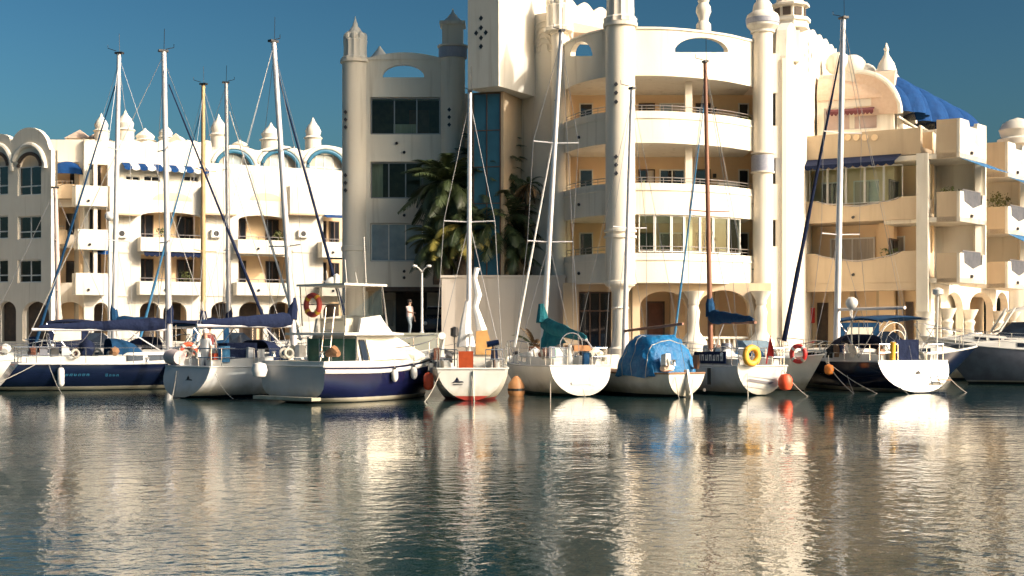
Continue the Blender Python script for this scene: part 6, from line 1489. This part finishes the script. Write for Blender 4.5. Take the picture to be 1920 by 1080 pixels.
# ---- motor cruisers at right edge
def cruiser(label, at, th, L, B, fb, hullm, sup=GEL, canvas=None, hard=False, g=None):
    b = Boat('motor_yacht', label, 'motor yacht', 0, 740, th, L, B, fb, .92, .1, 1.5, .5, [hullm, GEL, BLACKB, BLACKB], GEL, GEL, at=at, bow_p=1.5, stern_p=5, group=g)
    b.cabin(.30, .88, .45, .72, sup, GLASSD, 4, .9); b.rails(True, False, 7, .55)
    z0 = b.fb + .4; hw = B * .34
    m = MB(); loft(m, [[(-hw, L * .30, z0), (hw, L * .30, z0), (hw * .85, L * .30, z0 + .75), (-hw * .85, L * .30, z0 + .75)], [(-hw * .95, L * .58, z0), (hw * .95, L * .58, z0), (hw * .75, L * .46, z0 + .72), (-hw * .75, L * .46, z0 + .72)]]); m.build('windscreen', GLASSD, b.root)
    if hard:
        m = MB(); loft(m, [[(-hw, L * .12, z0 + 1.35), (hw, L * .12, z0 + 1.35), (hw * .9, L * .12, z0 + 1.45), (-hw * .9, L * .12, z0 + 1.45)], [(-hw, L * .32, z0 + 1.4), (hw, L * .32, z0 + 1.4), (hw * .9, L * .32, z0 + 1.56), (-hw * .9, L * .32, z0 + 1.56)], [(-hw * .8, L * .46, z0 + 1.2), (hw * .8, L * .46, z0 + 1.2), (hw * .75, L * .45, z0 + 1.3), (-hw * .75, L * .45, z0 + 1.3)]]); h_ = m.build('hardtop', sup, b.root, True)
        for sd in (-1, 1):
            for ya, yb in ((.14, .16), (.30, .28), (.54, .45)): MB().tube([(sd * hw, L * ya, z0 + .3), (sd * hw * .95, L * yb, z0 + 1.4)], .06, 6).build('pillar', sup, h_)
    if canvas:
        b.bimini(.10, .42, 1.75, .74, canvas)
        m = MB()
        for sd in (-1, 1):
            m = MB(); m.add([(sd * B * .37, L * .1, b.fb + .2), (sd * B * .37, L * .36, b.fb + .4), (sd * B * .36, L * .36, b.fb + 1.5), (sd * B * .36, L * .12, b.fb + 1.5)], [(0, 1, 2, 3)]); m.build('side_curtain', canvas, b.root)
        m = MB()
        for sd in (-1, 1):
            m = MB(); m.add([(sd * (B * .37 + .02), L * .14, b.fb + .7), (sd * (B * .37 + .02), L * .32, b.fb + .8), (sd * (B * .36 + .02), L * .32, b.fb + 1.3), (sd * (B * .36 + .02), L * .16, b.fb + 1.3)], [(0, 1, 2, 3)]); m.build('curtain_window', BEIGEC, b.root)
    m = MB(); m.tube([(0, L * .2, b.fb + 1.2), (0, L * .18, b.fb + 2.6)], .02, 5); m.build('antenna', GEL, b.root)
    return b
m1 = cruiser('motor yacht with blue canvas canopy beyond the large navy sailboat', (13.1, 59.7), 98, 6.4, 2.6, 1.15, NAVY, GEL, BLUEC)
m2 = cruiser('slate blue motor yacht with white deck at the right edge', (29.0, 60.8), -84, 10.5, 3.4, 1.35, STEELB, GEL, None)
m3 = cruiser('white motor yacht with hardtop at the right edge by the arcade', (26.9, 65.9), -82, 7.6, 3.0, 1.6, GELO, GEL, None, True)
# ---- boats behind, in the left basin
def far(label, bowpx, mastpx, ptop, Y, hullm, mt, boom, jib, sign, L=9.5, hood=None, bim=None, thd=72):
    th = thd * sign; h = Vector((math.sin(R(th)), math.cos(R(th))))
    pm = Vector(wp(mastpx, Y)); at = pm - h * (L * .55)
    b = Boat('sailboat', label, 'sailboat', 0, 740, th, L, 2.9, 1.05, .8, .3, .6, .25, [hullm, GEL, NAVY, BLACKB], GEL, GEL, at=tuple(at), group='sailboats moored behind in the left basin')
    b.cabin(.36, .74, .42, .6); b.cockpit(); b.rails()
    if hood: b.hood(.35, hood, .75, .6, 1.1)
    if bim: b.bimini(.03, .28, 1.7, .8, bim)
    b.rig(.55, ptop, mt, .10, boom, jib, (.38, .68), boomz=1.3, jr=.07); return b
far('sailboat behind with silver mast and blue furled sail, leftmost tall mast', 75, 213, (223, 100), 63, GEL, ALU, BLUEC, BLUEC, -1, 9.8, NAVYC, NAVYC)
far('sailboat behind with bronze coloured mast', 265, 381, (381, 158), 70, GELO, GOLDM, NAVYC, SKYA, -1, 9.4, NAVYC, BLUEC, 66)
far('sailboat behind with silver and brown mast beside the bronze one', 500, 430, (424, 155), 74, GEL, ALU, NAVYC, SAILC, 1, 9.0, BLUEC, None)
far('small sailboat behind with thin pale mast at far left', 150, 112, (104, 352), 68, GEL, mat('pinkish_mast', (.5, .4, .36), .5, var=.1), None, None, 1, 7.0, NAVYC, None)
b0 = Boat('motorboat', 'motorboat at the left edge with orange and red gear on deck', 'motorboat', 0, 740, 70, 6.5, 2.4, .95, .9, .1, .8, .3, [GEL, GEL, NAVY, BLACKB], GEL, GEL, at=(-26.2, 58.8), stern_p=4)
b0.cabin(.4, .8, .4, .65); b0.rails(True, True); b0.bimini(.05, .36, 1.6, .8, NAVYC)
random.seed(5)
for k, (nm, mt_) in enumerate((('gear_bag', ORANGE), ('gear_bag', YEL), ('gear_bag', REDP), ('gear_bag', BLACK), ('gear_bag', ORANGE), ('gear_bag', GEL))):
    x_, y_ = random.uniform(-.6, .8), 2.2 + k * .5; m = MB(); m.tube([(x_ - .2, y_, b0.fb + .45), (x_, y_ + .05, b0.fb + .6), (x_ + .2, y_, b0.fb + .5)], [.12, .22, .13], 8); m.build(nm, mt_, b0.root, True)
cruiser('white motorboat with navy canopy behind the far-left navy sailboat', (wx(60, 66), 66), 75, 7.0, 2.6, 1.1, GEL, GEL, NAVYC)
cruiser('white motorboat with blue canopy behind the rounded-transom sailboat', (wx(330, 66.5), 66.5), 78, 6.8, 2.6, 1.1, GEL, GEL, BLUEC)
# buoy gear on the first boats
p = b1.world((b1.hb(.62), b1.L * .60, 0)); buoy_ring((p.x, p.y, b1.zs(.6) + .45), (math.sin(R(20)), -math.cos(R(20)), 0), 'orange lifebuoy on the rail of the far-left navy sailboat', REDO, GEL, .26, .09)
p = b2.world((-.85, .05, 0)); o = thing('canvas_roll', 'pinkish canvas roll on the stern rail of the rounded-transom sailboat', 'canvas roll', (p.x, p.y, b2.fb + .05), R(-41), None, True)
MB().tube([(-.32, 0, .3), (-.1, .02, .33), (.32, 0, .3)], [.24, .27, .24], 14).build('roll', mat('pink_canvas', (.62, .52, .50), .85, var=.2), o, True); MB().tube([(-.34, 0, .3), (-.325, 0, .3)], .14, 12).build('hollow_end', REDWOOD, o, True)
MB().tube([(.0, 0, .01), (0, 0, .1)], .03, 6).build('strap', ROPE, o)
# crew
p = b2.world((.05, .7, 0)); person('person in white shirt standing in the cockpit of the rounded-transom sailboat', p.x, p.y, b2.fb - .42, 1.72, R(150), SHW, SHW, HAIRW, 0, 1)
p = b2.world((-.30, 1.1, 0)); person('person in maroon shirt and dark jeans aboard the rounded-transom sailboat', p.x, p.y, b2.fb - .30, 1.75, R(200), SHM, JEAN, HAIRD, 0)
# tan float between the boats
Y = ywl(742); o = thing('mooring_float', 'tan conical float in the water between two white sailboats', 'float', (wx(968, Y), Y, -.1), 0, None, True)
MB().lathe(0, 0, [(.2, 0), (.3, .2), (.28, .5), (.14, .72), (.05, .8)], 14).build('body', mat('tan_float', (.42, .20, .08), .6, var=.3), o, True); MB().lathe(0, 0, [(.31, .28), (.315, .36)], 14).build('band', BLACK, o)
# bollards and stacked tenders on the quay edge
for k in range(9):
    x = -8.5 + k * 2.9; o = thing('bollard', f'{("first", "second", "third", "fourth", "fifth", "sixth", "seventh", "eighth", "ninth")[k]} dark iron mooring bollard from the left on the quay edge', 'bollard', (x, 61.9, QZ), 0, 'bollards along the quay edge', True)
    MB().lathe(0, 0, [(.16, 0), (.12, .06), (.1, .25), (.17, .32), (.17, .38), (.06, .42)], 14).build('post', BLACK, o, True); MB().lathe(0, 0, [(.22, 0), (.22, .03), (.15, .05)], 14).build('flange', BLACK, o)

for k, b in enumerate((b1, b2, b4, b5, b7, b9)): clutter(b, 20 + k, 15)
clutter(b3, 31, 8, .04, .22); clutter(b6, 32, 5, .02, .12); clutter(b8, 33, 6, .05, .3)
